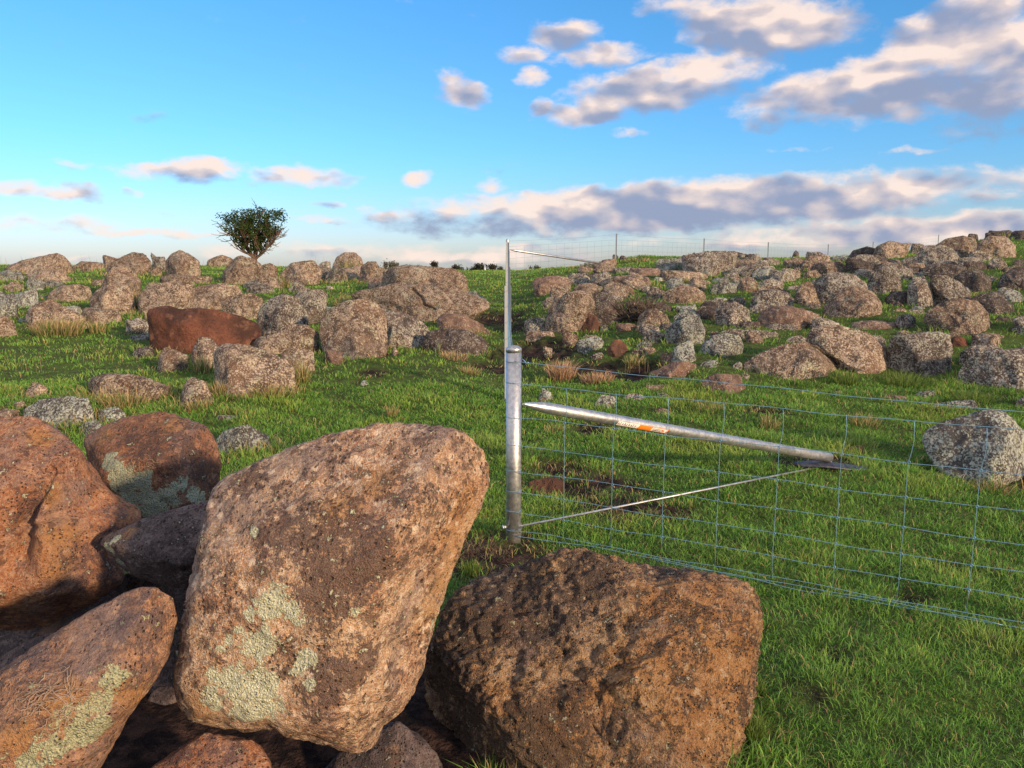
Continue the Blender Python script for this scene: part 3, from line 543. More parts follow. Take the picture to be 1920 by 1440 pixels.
# --- the boulder field: outline or box in the photo, surface, words
FIELD = [
 ([(12,500),(40,488),(80,480),(103,474),(117,480),(128,492),(138,508),(128,515),(60,516),(14,510)],'tan','long wedge-shaped slab on the skyline at the far left, highest at its right end'),
 ((133,196,490,510,'f'),'tan','flat grey-tan stone low on the skyline right of the long wedge slab'),
 ((192,236,478,508,'b'),'tan','flat-topped block on the skyline left of a rounded boulder'),
 ([(190,510),(205,495),(232,480),(248,473),(268,476),(280,490),(283,505),(275,515),(240,518),(205,518)],'tan','rounded skyline boulder touching the flat-topped block'),
 ((285,313,481,512,'r'),'grey','bluish-grey shaded boulder leaning on the left side of the tall dome'),
 ((280,304,502,519,'r'),'tan','small round stone in front of the bluish-grey boulder on the skyline'),
 ([(312,490),(322,477),(338,469),(355,477),(372,490),(374,508),(368,520),(340,523),(316,521)],'tan','tall dome-shaped boulder with a pointed top, left of the tree on the skyline'),
 ((388,438,478,502,'r'),'tan','smooth low boulder standing back on the skyline left of the tree'),
 ([(415,530),(420,510),(432,495),(442,483),(452,480),(475,486),(488,497),(490,520),(485,533),(440,535)],'tan',"broad boulder just below the tree's trunk"),
 ((484,522,494,532,'r'),'tan','squat boulder right of the broad one under the tree'),
 ([(168,585),(170,560),(182,545),(205,533),(235,535),(247,545),(250,570),(245,588),(210,592)],'tan','pale front boulder below the peaked one, left centre of the left slope'),
 ([(187,540),(200,517),(212,500),(225,496),(245,505),(262,525),(260,545),(250,560),(200,560)],'tan','peaked boulder rising behind another pale boulder on the left slope'),
 ([(262,590),(262,565),(270,545),(300,532),(335,528),(350,532),(362,545),(355,580),(330,592)],'tan','wide low boulder right of the two stacked-looking boulders on the left slope'),
 ([(328,580),(345,550),(370,538),(410,531),(440,535),(452,552),(440,575),(400,582)],'tan','pale domed boulder with yellowish top directly behind the rust-red boulder'),
 ([(415,565),(430,556),(470,550),(490,560),(490,600),(450,602),(425,590)],'tan','brownish boulder behind the right end of the rust-red boulder'),
 ([(85,560),(95,547),(115,536),(145,533),(165,538),(170,552),(160,566),(120,568)],'tan','low rounded boulder behind the big grass-fringed one on the left'),
 ([(50,600),(55,580),(75,567),(100,562),(120,575),(150,590),(165,605),(160,618),(110,624),(60,618)],'tan','big rough boulder fringed with straw grass on the far left'),
 ((148,226,576,610,'f'),'tan','low tail-like slab reaching right from the big grass-fringed boulder'),
 ((-20,32,545,600,'r'),'pale','pale boulder cut by the left edge of the photo, upper of the two'),
 ((-20,30,592,632,'r'),'tan','brown boulder cut by the left edge of the photo, lower of the two'),
 ((8,44,528,547,'r'),'tan','small brownish stone in the upper left field of stones'),
 ((15,72,540,578,'r'),'pale','pale lichen-white hump behind the straw-fringed boulder'),
 ((48,82,523,547,'r'),'pale','knobbly pale stone at the left beneath the skyline slab'),
 ((80,122,526,541,'f'),'pale','flat pale stone lying in the grass beneath the skyline slab'),
 ((-10,46,508,530,'f'),'pale','flat whitish stone by the left edge just below the skyline'),
 ([(283,600),(283,588),(290,577),(320,573),(345,580),(372,579),(400,581),(440,590),(476,603),(483,620),(481,650),(440,654),(385,648),(350,655),(305,664),(292,655),(286,630)],'rust','large smooth rust-red boulder, the only bare red one on the left slope'),
 ((236,286,596,629,'r'),'grey','grey stone at the left end of the rust-red boulder'),
 ((244,286,625,642,'f'),'pale','small whitish slab at the left foot of the rust-red boulder'),
 ((250,290,650,672,'f'),'grey',"bluish stone low in the grass under the rust-red boulder's left end"),
 ((292,352,651,699,'r'),'tan','round pale boulder just beneath the rust-red boulder'),
 ((360,414,631,692,'r'),'tan','upright pale boulder behind the left shoulder of the brown-faced boulder below the rust-red one'),
 ([(398,665),(412,645),(435,641),(470,647),(500,658),(535,672),(553,690),(556,722),(540,742),(480,746),(420,738),(402,712)],'tan','big brown-faced boulder in front of the rust-red one, edged with straw'),
 ([(164,730),(168,708),(190,699),(215,698),(250,702),(285,710),(318,722),(320,742),(300,755),(250,752),(180,745)],'tan','oblong low boulder alone in the grass left of centre-left'),
 ((338,408,706,766,'p'),'tan','small peaked boulder right of the oblong one'),
 ((46,90,716,748,'r'),'tan','small tan stone in the long grass at the left edge'),
 ([(38,790),(45,765),(75,748),(130,742),(165,745),(176,770),(178,795),(150,806),(80,806)],'pale','yellow-green lichened boulder directly behind the large cleft rust boulder'),
 ((182,236,762,795,'r'),'pale',"small pale lichen boulder left of the rounded rust boulder's top"),
 ((148,200,788,818,'r'),'pale','pale speckled stone peeping over between the two rust boulders'),
 ((-20,42,766,800,'f'),'tan','flat tan stone behind the top of the cleft rust boulder'),
 ((22,48,750,770,'r'),'tan','tiny tan stone beside the yellow-green lichened boulder'),
 ((404,506,795,853,'r'),'pale','flat white-speckled lichen boulder right of the rounded rust boulder'),
 ((405,460,778,793,'f'),'pale','thin pale stone almost swallowed by grass above the white-speckled boulder'),
 ((523,600,488,535,'r'),'tan','double-humped round boulder on the skyline right of the tree'),
 ([(625,500),(632,483),(645,474),(665,474),(677,485),(682,505),(675,520),(640,518)],'tan','highest round boulder on the skyline halfway between tree and tall thin post'),
 ([(672,525),(678,500),(690,491),(705,491),(715,508),(722,525),(715,532),(690,532)],'tan','boulder leaning right of the highest round skyline boulder'),
 ((610,652,500,532,'r'),'grey','small grey boulder in front of the highest round skyline boulder'),
 ((596,620,490,502,'r'),'grey','little grey stone on the skyline left of the highest round boulder'),
 ([(720,545),(722,518),(735,502),(762,497),(800,500),(850,504),(868,517),(876,545),(850,560),(760,560)],'tan','long rough outcrop on the skyline left of the tall thin post'),
 ([(650,560),(665,548),(700,540),(740,531),(800,535),(860,545),(895,556),(911,568),(908,578),(870,590),(845,602),(800,604),(740,592),(690,570)],'tan','massive sloping slab below the long skyline outcrop'),
 ((868,911,546,582,'l'),'pale','rounded pale end block at the right tip of the massive sloping slab'),
 ([(712,580),(740,583),(770,592),(795,608),(805,625),(790,645),(755,654),(715,652)],'grey','smooth grey-tan boulder joined to the right of the big two-toned boulder'),
 ([(602,625),(605,600),(622,580),(650,565),(680,563),(705,572),(722,592),(722,640),(712,666),(670,672),(640,670),(612,650)],'tan','big two-toned boulder, blue-grey on top and orange on its face, in the centre-left'),
 ((611,643,655,684,'b'),'pink','small square block at the lower left foot of the big two-toned boulder'),
 ([(484,600),(490,575),(510,560),(530,552),(560,560),(575,590),(575,625),(540,640),(500,632)],'grey','tall grey-tan boulder right of the rust-red boulder'),
 ([(545,560),(560,548),(600,543),(612,552),(610,575),(600,598),(585,608),(560,600)],'grey','flat-topped grey boulder above the tall grey-tan one'),
 ([(512,655),(520,625),(545,608),(575,610),(595,625),(594,648),(575,660),(540,662)],'tan','tan boulder between the tall grey-tan one and the big two-toned one'),
 ((478,552,625,664,'r'),'tan',"low tan boulder right of the rust-red boulder's foot"),
 ((528,590,654,698,'b'),'tan','brown stone at the right end of the big brown-faced boulder'),
 ((458,514,532,552,'f'),'grey','flat grey stone beneath the skyline boulders right of the tree'),
 ((822,905,588,627,'l'),'pink','pinkish-tan boulder right of the two-toned boulder, above the hollow dark one'),
 ([(795,640),(805,622),(830,616),(870,618),(900,630),(912,645),(908,655),(870,662),(830,664),(800,656)],'dark','dark hollow-fronted boulder with dry roots at the right end of the left slope'),
 ((895,920,614,630,'r'),'tan','small tan stone above the right end of the hollow dark boulder'),
 ((733,748,650,668,'p'),'tan','tiny pointed stone at the foot of the grey-tan boulder in the centre'),
 ((676,692,713,724,'r'),'pale','tiny white stone in the open grass in the middle'),
 ((682,702,730,740,'f'),'grey','tiny bluish-grey stone in the open grass below the tiny white one'),
 ([(1000,530),(1008,521),(1040,517),(1062,520),(1068,530),(1050,545),(1020,553),(1004,545)],'pink','angular block with a dark underside at the top left of the right hillside'),
 ((1028,1074,533,566,'r'),'tan','rounded boulder right below the angular block'),
 ((1017,1040,556,582,'r'),'grey','small boulder on the left shoulder of the biggest boulder of the right hillside'),
 ([(1095,575),(1100,558),(1120,548),(1145,552),(1162,575),(1162,600),(1150,612),(1105,614)],'dark','shaded body of rock right behind the biggest boulder of the right hillside'),
 ([(1024,605),(1030,580),(1045,563),(1065,548),(1090,545),(1108,552),(1114,575),(1108,600),(1098,618),(1070,625),(1040,620)],'tan','biggest round boulder of the right hillside, nearest the tall thin post'),
 ([(1127,560),(1140,555),(1155,570),(1168,585),(1160,595),(1140,585)],'dark','dark purple slanting blade of rock beside the spiny bush'),
 ((1089,1128,588,624,'p'),'brown',"small brown boulder leaning on the biggest round boulder's right foot"),
 ((1055,1083,618,641,'b'),'tan','squarish little tan stone just below the biggest round boulder'),
 ((985,1026,596,612,'f'),'grey','flat grey stone left of the biggest round boulder, upper'),
 ((982,1026,606,627,'f'),'grey','flat grey stone left of the biggest round boulder, lower'),
 ((986,1042,620,634,'f'),'tan','long thin tan stone in the grass below the two flat grey ones'),
 ((1075,1132,531,556,'f'),'tan','flat tan slab directly above the biggest round boulder'),
 ((1128,1190,531,562,'r'),'tan','broad tan boulder above the spiny bush'),
 ((1078,1107,512,537,'h'),'grey','grey sloping boulder high on the left flank of the right hill'),
 ((1102,1150,509,537,'h'),'grey',"larger grey sloping boulder right of another sloping one on the hill's left flank"),
 ((1128,1222,515,542,'f'),'tan','long rounded tan outcrop above the spiny bush'),
 ((1085,1112,499,513,'r'),'tan','low tan stone under the foot of the distant slanting brace'),
 ((1112,1158,485,503,'h'),'pink','pinkish stone at the crest where the distant brace meets the hill'),
 ((1148,1160,477,489,'r'),'dark','left of the two dark round stones perched on the crest by the tallest picket'),
 ((1160,1174,479,491,'r'),'dark','right of the two dark round stones perched on the crest by the tallest picket'),
 ((1148,1192,500,513,'f'),'grey','flat grey stone just below the crest left of centre of the right hill'),
 ((1180,1240,502,519,'f'),'pink','flat pinkish slab just below the crest'),
 ((1213,1249,536,562,'r'),'grey','round grey boulder at the upper right of the spiny bush'),
 ((1240,1326,506,530,'f'),'tan','long flat slab with a cracked top on the upper right hill'),
 ((1250,1302,528,547,'r'),'pale','pale low boulder behind the domed one on the right hill'),
 ((1295,1326,520,546,'r'),'tan','pinkish round stone touching the pale low boulder on its right'),
 ([(1243,560),(1252,545),(1275,536),(1300,537),(1318,548),(1324,562),(1310,572),(1260,572)],'tan','domed boulder with a white-flecked top right of the spiny bush'),
 ([(1193,610),(1200,592),(1215,580),(1230,579),(1248,590),(1257,605),(1252,615),(1220,618)],'tan','smooth tan boulder at the lower right foot of the spiny bush'),
 ((1156,1191,606,624,'b'),'pink','square flat-topped stone below the spiny bush'),
 ((1126,1145,609,624,'p'),'grey','small grey stone between the brown leaning boulder and the square one'),
 ((1264,1305,570,590,'f'),'pale','whitish knobbly stone left above the pyramid boulder'),
 ((1303,1343,574,594,'r'),'pink','pinkish stone right above the pyramid boulder'),
 ([(1245,642),(1250,620),(1265,603),(1280,588),(1295,585),(1310,595),(1320,620),(1317,640),(1290,648)],'pale','pyramid-shaped boulder covered in white lichen'),
 ((1205,1249,617,644,'r'),'grey','blue-grey stone left of the pyramid-shaped boulder'),
 ((1082,1131,632,657,'r'),'pale','rounded white-flecked stone left of the brown triangular one'),
 ([(1135,664),(1142,650),(1152,638),(1162,636),(1172,645),(1181,660),(1172,668)],'brown','brown triangular stone in the grass below the square one'),
 ((1186,1231,651,669,'f'),'tan','low tan stone right of the brown triangular one'),
 ((1194,1222,641,654,'r'),'pale','small pale stone just above the low tan stone'),
 ((1257,1304,638,682,'r'),'pale','egg-shaped white lichened boulder below the pyramid'),
 ([(1312,665),(1318,645),(1335,630),(1360,625),(1385,630),(1392,648),(1385,668),(1345,670)],'pale','smooth rounded white boulder right of the egg-shaped one'),
 ((1328,1352,621,634,'f'),'tan','thin tan stone behind the smooth rounded white boulder'),
 ((1218,1304,677,708,'h'),'pink','low stone half white and half pink near the upper fence wire'),
 ((1318,1402,701,739,'f'),'pink','reddish flat stone sunk in the grass just behind the fence wires'),
 ([(1345,605),(1342,580),(1355,568),(1380,566),(1402,580),(1407,600),(1398,614),(1355,614)],'grey','sturdy grey boulder with a dark crack right of the pyramid boulder'),
 ((1324,1362,560,578,'r'),'grey','dark-topped stone behind the left side of the sturdy grey boulder'),
 ((1360,1398,557,577,'r'),'grey','grey stone behind the right side of the sturdy grey boulder'),
 ((1333,1382,527,552,'r'),'pale','round white-capped boulder above the sturdy grey one'),
 ((1335,1367,520,533,'r'),'pale','small pale stone peeping over the white-capped boulder'),
 ((1366,1388,519,532,'r'),'pink','small pinkish stone right of the small pale one on the upper hill'),
 ((1383,1420,519,547,'r'),'tan','round tan boulder right of the white-capped one'),
 ([(1525,550),(1530,528),(1545,515),(1570,511),(1600,515),(1622,532),(1632,560),(1610,575),(1560,575),(1535,565)],'grey','wide domed boulder standing behind the smooth round one on the right hill'),
 ([(1543,590),(1550,568),(1562,550),(1580,540),(1610,537),(1635,548),(1650,568),(1652,586),(1620,597),(1575,598)],'tan','smooth round boulder with a flat left face in the middle of the right hill'),
 ([(1488,570),(1492,548),(1502,532),(1518,528),(1532,540),(1540,560),(1530,572),(1505,574)],'tan','upright egg-shaped boulder left of the smooth round one'),
 ([(1404,580),(1412,560),(1428,545),(1450,542),(1475,548),(1487,562),(1478,580),(1440,586)],'grey','bluish sloping boulder left of the upright egg-shaped one'),
 ([(1420,605),(1430,585),(1450,574),(1480,574),(1515,582),(1535,590),(1530,602),(1480,616),(1440,619)],'pink','broad pinkish-red flat boulder below the bluish sloping one'),
 ((1505,1548,590,610,'f'),'grey','low grey stone at the right end of the broad pinkish-red boulder'),
 ((1430,1502,604,622,'f'),'grey','thin grey ledge along the foot of the broad pinkish-red boulder'),
 ((1629,1692,506,552,'r'),'grey','round grey boulder upper left of the cracked pair'),
 ([(1702,560),(1704,535),(1712,522),(1735,519),(1745,535),(1758,560),(1755,578),(1720,580),(1705,572)],'grey','left half of the boulder split by a dark crack'),
 ([(1745,535),(1750,517),(1775,517),(1800,530),(1818,550),(1820,568),(1790,575),(1762,566)],'grey','right half of the boulder split by a dark crack'),
 ([(1735,598),(1742,582),(1770,566),(1800,560),(1830,565),(1848,585),(1855,605),(1840,622),(1800,627),(1760,618)],'tan','large heavy boulder resting in front of the cracked pair'),
 ([(1783,540),(1790,520),(1810,507),(1840,508),(1857,525),(1855,545),(1820,550)],'dark','dark hollowed boulder behind the cracked pair'),
 ([(1870,535),(1880,515),(1905,502),(1940,500),(1960,520),(1950,545),(1890,545)],'dark','dark round boulder cut by the right edge on the upper hill'),
 ((1835,1906,556,592,'r'),'dark','dark low boulder between the large heavy one and the right edge'),
 ((1676,1716,589,617,'r'),'grey','small round grey stone standing free in the grass left of the large heavy boulder'),
 ((1674,1702,577,588,'f'),'tan',"little pale stone right under the round smooth boulder's right side"),
 ((1660,1702,544,576,'f'),'dark','dark flat rock in the shade left of the cracked pair'),
 ((1710,1735,574,586,'f'),'pale','pale sliver of stone at the foot of the cracked pair'),
 ([(1515,650),(1520,625),(1535,611),(1580,612),(1625,625),(1655,645),(1668,675),(1660,698),(1600,702),(1570,692),(1550,668)],'tan','big front-row boulder with a shadowed red hollow on its left, right of the whale-backed one'),
 ([(1398,700),(1402,678),(1430,660),(1470,647),(1508,642),(1530,650),(1550,664),(1568,680),(1562,706),(1520,714),(1440,712)],'tan','whale-backed boulder with a red patch at the left end of the right front row'),
 ([(1668,690),(1668,660),(1672,634),(1700,626),(1755,622),(1778,628),(1783,655),(1778,690),(1745,706),(1690,702)],'grey','square block-like boulder with a bright yellow lichen spot in the right front row'),
 ([(1798,720),(1805,695),(1822,670),(1855,658),(1900,655),(1935,646),(1990,665),(2000,715),(1930,732),(1850,730)],'grey','huge blue-grey boulder cut by the right edge in the right front row'),
 ([(1800,680),(1803,660),(1825,648),(1860,645),(1880,655),(1870,680),(1830,690)],'grey','grey boulder tucked behind the huge blue-grey one on its left'),
 ((1820,1876,624,655,'f'),'tan','tan flat stone right of the small deep red stone'),
 ((1770,1800,622,650,'f'),'tan','tan stone behind the right shoulder of the square block-like boulder'),
 ([(1783,645),(1788,634),(1800,630),(1812,638),(1816,648),(1800,652)],'rust','small deep red stone at the right shoulder of the square block-like boulder'),
 ((1893,1970,584,632,'b'),'grey','boulder cut by the right edge beneath the dark low one'),
 ((1596,1682,601,620,'f'),'pink','flat pinkish ledge just behind the right front row'),
 ((1634,1660,629,646,'r'),'grey','small grey stone wedged on top between the hollow boulder and the square block'),
 ((1680,1704,619,629,'f'),'tan',"little flat stone above the square block's left corner"),
 ((1400,1430,619,646,'r'),'tan','little tan boulder at the left above the whale-backed boulder'),
 ((1474,1514,629,647,'r'),'grey',"small brownish stone behind the whale-backed boulder's crest"),
 ((1410,1448,501,524,'r'),'pale','pale rounded stone on the upper right hill left of its dip'),
 ((1440,1492,505,532,'f'),'grey','long grey stone on the upper right hill above the bluish sloping boulder'),
 ((1466,1502,502,522,'r'),'tan','tan stone leaning on the long grey one'),
 ((1415,1468,522,545,'r'),'grey','round grey-white stone above the bluish sloping boulder'),
 ((1520,1592,490,516,'r'),'tan','knobbly tan boulder above the wide domed one'),
 ([(1584,483),(1600,470),(1625,462),(1642,466),(1640,484),(1600,487)],'dark','dark sloping slab on the skyline at the start of the high right ridge'),
 ([(1634,480),(1645,462),(1668,452),(1690,456),(1706,455),(1702,470),(1690,484),(1650,486)],'tan','jagged skyline boulder with an overhanging tip on the high right ridge'),
 ((1708,1736,457,478,'b'),'grey','small pale block on the skyline right of the jagged boulder'),
 ([(1740,482),(1752,462),(1775,448),(1805,442),(1826,447),(1832,470),(1820,485),(1770,488)],'tan','large rounded skyline boulder on the high right ridge'),
 ((1813,1836,438,456,'r'),'dark','dark knob on the skyline between the two large ridge boulders'),
 ([(1828,478),(1836,455),(1855,443),(1885,444),(1902,460),(1904,478),(1870,485)],'tan','second large boulder of the high right ridge, nearest the right edge'),
 ((1848,1896,431,450,'b'),'dark','dark flat-topped rock highest on the skyline at the right'),
 ((1888,1950,432,450,'f'),'dark','dark ledge at the right edge of the skyline'),
 ((1754,1802,466,492,'r'),'grey','grey boulder below the large rounded ridge boulder'),
 ((1808,1862,470,494,'r'),'grey','grey-green boulder below the second large ridge boulder'),
 ((1598,1650,480,500,'f'),'grey','flat grey rock right below the dark sloping slab'),
 ((1640,1692,484,503,'f'),'tan','flat tan rock right below the jagged skyline boulder'),
 ((1690,1745,480,500,'f'),'grey','low grey rock under the small pale skyline block'),
 ((1468,1512,482,503,'r'),'tan','round tan boulder on the crest beside a small standing dark stone'),
 ((1430,1462,483,498,'r'),'grey','low grey stone on the crest left of the round tan boulder'),
 ((1485,1498,469,484,'p'),'dark','small dark stone standing upright on the crest'),
 ((1512,1542,471,490,'r'),'grey','pale notched stone on the crest right of the upright dark stone'),
 ((1728,1788,493,518,'f'),'dark','dark shaded ledge above the cracked pair'),
 ((1790,1838,487,508,'r'),'grey','bluish boulder below the grey ridge boulders'),
 ((1853,1888,484,505,'r'),'grey','grey stone at the far right between ridge and dark round boulder'),
 ((1898,1950,484,505,'r'),'dark','dark stone at the right edge under the ridge'),
 ((1600,1644,505,523,'f'),'grey','grey stone above the round grey boulder on the right hill'),
 ((1690,1732,500,520,'r'),'dark','dark round stone above the left half of the cracked boulder'),
 ((1558,1596,480,492,'f'),'pale','pale slab just below the crest near the fourth picket'),
 ((1365,1400,486,502,'r'),'tan','tan bump on the crest in the middle of the right hill'),
 ([(1726,825),(1740,802),(1770,788),(1810,778),(1835,770),(1862,766),(1880,768),(1900,785),(1925,815),(1940,870),(1900,895),(1860,908),(1810,892),(1760,868),(1735,850)],'pale','large blue-grey boulder crusted with white lichen right of the fence foot plate'),
 ((1745,1842,749,772,'f'),'pale','low pale stone in the grass just behind the large lichen-crusted boulder'),
 ((1903,1960,740,770,'r'),'grey','grey stone at the right edge above the lichen-crusted boulder'),
 ((1654,1702,739,753,'f'),'pink',"flat pinkish stone in the grass above the fence's top wires"),
 ((1716,1760,732,746,'f'),'grey','dull flat stone in the grass below the square block-like boulder'),
 ((1010,1040,727,754,'p'),'pale',"small pointed whitish stone behind the brace's sharp tip"),
 ((1112,1156,740,768,'r'),'pale','whitish stone with a dark hole behind the brace'),
 ((1208,1258,721,735,'f'),'pink','flat pinkish stone in the grass left of the reddish flat one'),
 ((1168,1212,737,757,'f'),'grey','bluish flat stone behind the fence above the orange sticker'),
 ((1230,1256,736,748,'r'),'pale','tiny pale stone right of the bluish flat one behind the fence'),
 ((1222,1258,764,778,'f'),'tan','tan stone showing through grass just above the brace'),
 ((1018,1036,651,663,'r'),'tan','small tan stone in front of the black burrow right of the thick post'),
 ((1108,1132,661,674,'r'),'grey',"small stone left of the brown triangular one's foot"),
 ((1240,1266,661,678,'r'),'tan','small tan stone between the low tan stone and the egg-shaped boulder'),
 ((1312,1348,675,692,'f'),'pale','pale flat stone below the smooth rounded white boulder'),
 ((1374,1394,678,694,'r'),'grey','tiny grey stone left of the whale-backed boulder'),
 ((1388,1406,699,711,'r'),'grey',"tiny grey stone at the whale-backed boulder's left tip"),
 ((1380,1404,530,545,'f'),'grey','small grey stone on the hillside left of the bluish sloping boulder'),
 ((1560,1580,733,743,'f'),'tan','tiny stone in the grass below the whale-backed boulder'),
 ((990,1060,893,925,'f'),'brown','low brown stone in churned soil just behind the fence mesh near the thick post'),
 ((1012,1034,744,756,'f'),'tan','small tan stone at the foot of the small pointed whitish one'),
 ((1590,1625,835,852,'f'),'brown',"small brown stone in the grass right of the brace's foot"),
]
for k, (g, m, lab) in enumerate(FIELD):
    g_ = gen_outline(*g[:4], k, g[4]) if isinstance(g, tuple) else g
    g_ = np.array(g_, float); c_ = (g_.max(0) + g_.min(0)) / 2; k_ = 1.08 if np.ptp(g_[:, 0]) > 24 and g_[:, 1].max() < 745 else 1.0; g_ = c_ + (g_ - c_) * [k_, 1 + (k_ - 1) * .6]
    w = max(p[0] for p in g_) - min(p[0] for p in g_)
    flatk = isinstance(g, tuple) and g[4] == 'f'
    rock(g_, m, lab, ratio=1.15 if not flatk else 1.5, level=6 if w > 85 else (5 if w > 32 else 4), box=.72, seed=k + 20, amp=.055 if w < 130 else .04, group='lichen-covered boulders in the paddock', nfac=6, name='boulder' if w > 40 else 'stone', cat='boulder' if w > 40 else 'stone')
# small crest stones on the right hill
rng = random.Random(5)
for k in range(34):
    px = 1282 + 140 * (k + .5) / 34 + rng.uniform(-2, 2); w = rng.uniform(7, 17); h = w * rng.uniform(.6, .9); yb = 489 - 3 * math.sin((px - 1282) / 140 * 3) + rng.uniform(-3, 3)
    rock(gen_outline(px - w / 2, px + w / 2, yb - h, yb, 300 + k, 'r'), rng.choice(['dark', 'tan', 'grey', 'brown', 'dark']), 'small loose stone in the low pile running along the crest between the pickets', level=3, seed=300 + k, group='loose stones piled along the crest', name='stone', cat='stone', amp=.06)
# half-sunk stones scattered through the hillside and along the left ridge
def scatter(n, x0, x1, y0, y1, mats, lab, grp, seed, wmax=1.0):
    r = random.Random(seed); c = 0; tries = 0
    while c < n and tries < n * 30:
        tries += 1; px = r.uniform(x0, x1); py = r.uniform(y0, y1); g = hit(px, py)
        if any(((g[0] - f[0]) / (f[2] + .08)) ** 2 + ((g[1] - f[1]) / (f[3] + .12)) ** 2 < 1 for f in FOOT): continue
        w = min(.62, r.uniform(.17, .34) / r.uniform(.45, 1)) * wmax * F / g[1]; h = w * r.uniform(.28, .5)
        rock(gen_outline(px - w / 2, px + w / 2, py - h, py, seed + c, r.choice('rfrbf')), r.choice(mats), lab, level=4 if wmax < 2 else 5, seed=seed + c, group=grp, name='stone' if wmax < 2 else 'boulder', cat='stone' if wmax < 2 else 'boulder', amp=.06); c += 1
scatter(95, 1030, 1915, 496, 640, ['grey', 'pale', 'tan', 'grey', 'dark'], 'small lichened stone half sunk in the grass between the larger boulders of the right hillside', 'half-sunk stones on the right hillside', 1000)
scatter(40, 0, 860, 503, 620, ['tan', 'grey', 'pale', 'tan'], 'small lichened stone half sunk in the grass between the larger boulders of the left slope', 'half-sunk stones on the left slope', 2000)
scatter(8, 20, 880, 515, 560, ['tan', 'tan', 'grey'], 'low boulder filling a gap between the taller boulders of the left slope', 'gap-filling boulders on the left slope', 4000, 2.6)
scatter(9, 1240, 1915, 500, 530, ['grey', 'tan', 'grey', 'pale'], 'low boulder filling a gap between taller boulders of the right hillside', 'gap-filling boulders on the right hillside', 5000, 2.3)
scatter(14, 1250, 1910, 500, 530, ['grey', 'dark', 'tan'], 'rough stone packed among others just below the crest of the right hill', 'rough stones below the right crest', 3000, 2.2)
# ------------------------------------------------------------------ near fence
def ground_z(x, y): return float(height(x, y)[0])
PX, PY = .010, 4.60; FD = np.array([math.cos(R(26.2)), -math.sin(R(26.2)), 0]); pz0 = ground_z(PX, PY)
fence = tag(empty('wire_fence', (PX, PY, 0)), 'new blue wire mesh fence running right from a thick galvanised round post', 'fence')
P0 = np.zeros(3)
b = MB(); prof = [(-.25, .0485), (1.172, .0465), (1.175, .048), (1.197, .048), (1.199, .0465), (1.212, .027), (1.216, .004)]
b.tube([(0, 0, z) for z, r in prof[:2]], [.0465] * 2, 40); post = b.build('post', M['galv'], fence)
b = MB(); b.tube([(0, 0, z) for z, r in prof[2:]], [r for z, r in prof[2:]], 40); b.build('post_cap', M['galv'], post)
b = MB(); b.tube([(-.045, -.018, .085), (-.062, -.026, .085)], [.010, .010], 12); b.tube([(-.062, -.026, .085), (-.070, -.029, .085)], [.015, .013], 6); b.build('bolt', M['galv'], post)
b = MB(); b.tube([(0, 0, .045), (0, 0, .0462)], [.0475] * 2, 40, False); b.build('band', M['galv'], post)
# brace, foot and tie rod
foot = at(1556, 858, 5.92) - [PX, PY, 0]; tip = at(979, 757, 4.57) - [PX, PY, 0]; dv = foot - tip; L = np.linalg.norm(dv); du = dv / L
b = MB(); rr = .0360; ts = [0, .02, .05, .09, .14, .20, .26]; rs = [.004, .010, .017, .024, .031, .036, rr]
b.tube([tip + du * t for t in ts] + [foot - du * .004, foot], rs + [rr, rr - .004], 32); brace = b.build('brace', M['galv'], fence)
# sticker on the brace: white label, dark lettering too worn to read, orange panel, boxed white panel
yv = np.array([0, -1, 0.]); a1 = yv - du * (yv @ du); a1 /= np.linalg.norm(a1); a2 = np.cross(a1, du); a2 = a2 if a2[2] > 0 else -a2
def patch(mb, t0, t1, v0, v1, lift, mi, slant=0.0, rad=rr):
    n = 6; V = []; Fc = []
    for i in range(n + 1):
        th = v0 + (v1 - v0) * i / n
        for t, s in ((t0, 1), (t1, 1)):
            tt = t + slant * (th - v0); V.append(tip + du * tt + (a1 * math.cos(th) + a2 * math.sin(th)) * (rad + lift))
    for i in range(n): Fc.append((2 * i, 2 * i + 1, 2 * i + 3, 2 * i + 2))
    mb.add(V, Fc, mi)
sw = flat('sticker_white', (.72, .68, .66), .4); so_ = flat('sticker_orange', (.80, .20, .02), .4); sd = flat('sticker_ink', (.10, .07, .07), .5)
def tpx(px): # distance along the brace from the tip for an image column
    lo, hi = 0, L
    for _ in range(40):
        m_ = (lo + hi) / 2
        if proj(tip + du * m_ + [PX, PY, 0])[0] < px: lo = m_
        else: hi = m_
    return lo
t0, t1, t2, t3 = tpx(1152), tpx(1190), tpx(1216), tpx(1244)
b = MB(); patch(b, t0, t1 + .01, -.75, .12, .0006, 0, .012); patch(b, t1, t2, -.85, .16, .0010, 1, .02)
patch(b, t2 - .012, t3, -.75, .14, .0008, 1, .02); patch(b, t2 - .004, t3 - .006, -.65, .04, .0013, 0, .02); patch(b, t2 + .012, t3 - .03, -.22, -.10, .0017, 2, .02); patch(b, t2 + .010, t3 - .05, -.52, -.34, .0017, 2, .02); patch(b, t3 - .045, t3 - .022, -.5, -.14, .0017, 1, .02)
r = random.Random(2)
for k in range(9):
    q = t0 + .008 + (t1 - t0 - .012) * k / 9; w_ = (t1 - t0) / 16
    patch(b, q, q + w_ * .35, -.55, -.02, .0012, 2, .012)
    if k % 2: patch(b, q, q + w_ * 1.1, -.08, -.0, .0013, 2, .012)
    if k % 3 != 1: patch(b, q, q + w_ * 1.1, -.34, -.27, .0014, 2, .012)
    if k % 3 == 0: patch(b, q + w_ * .9, q + w_ * 1.2, -.55, -.28, .0012, 2, .012)
b.build('sticker', [sw, so_, sd], brace)
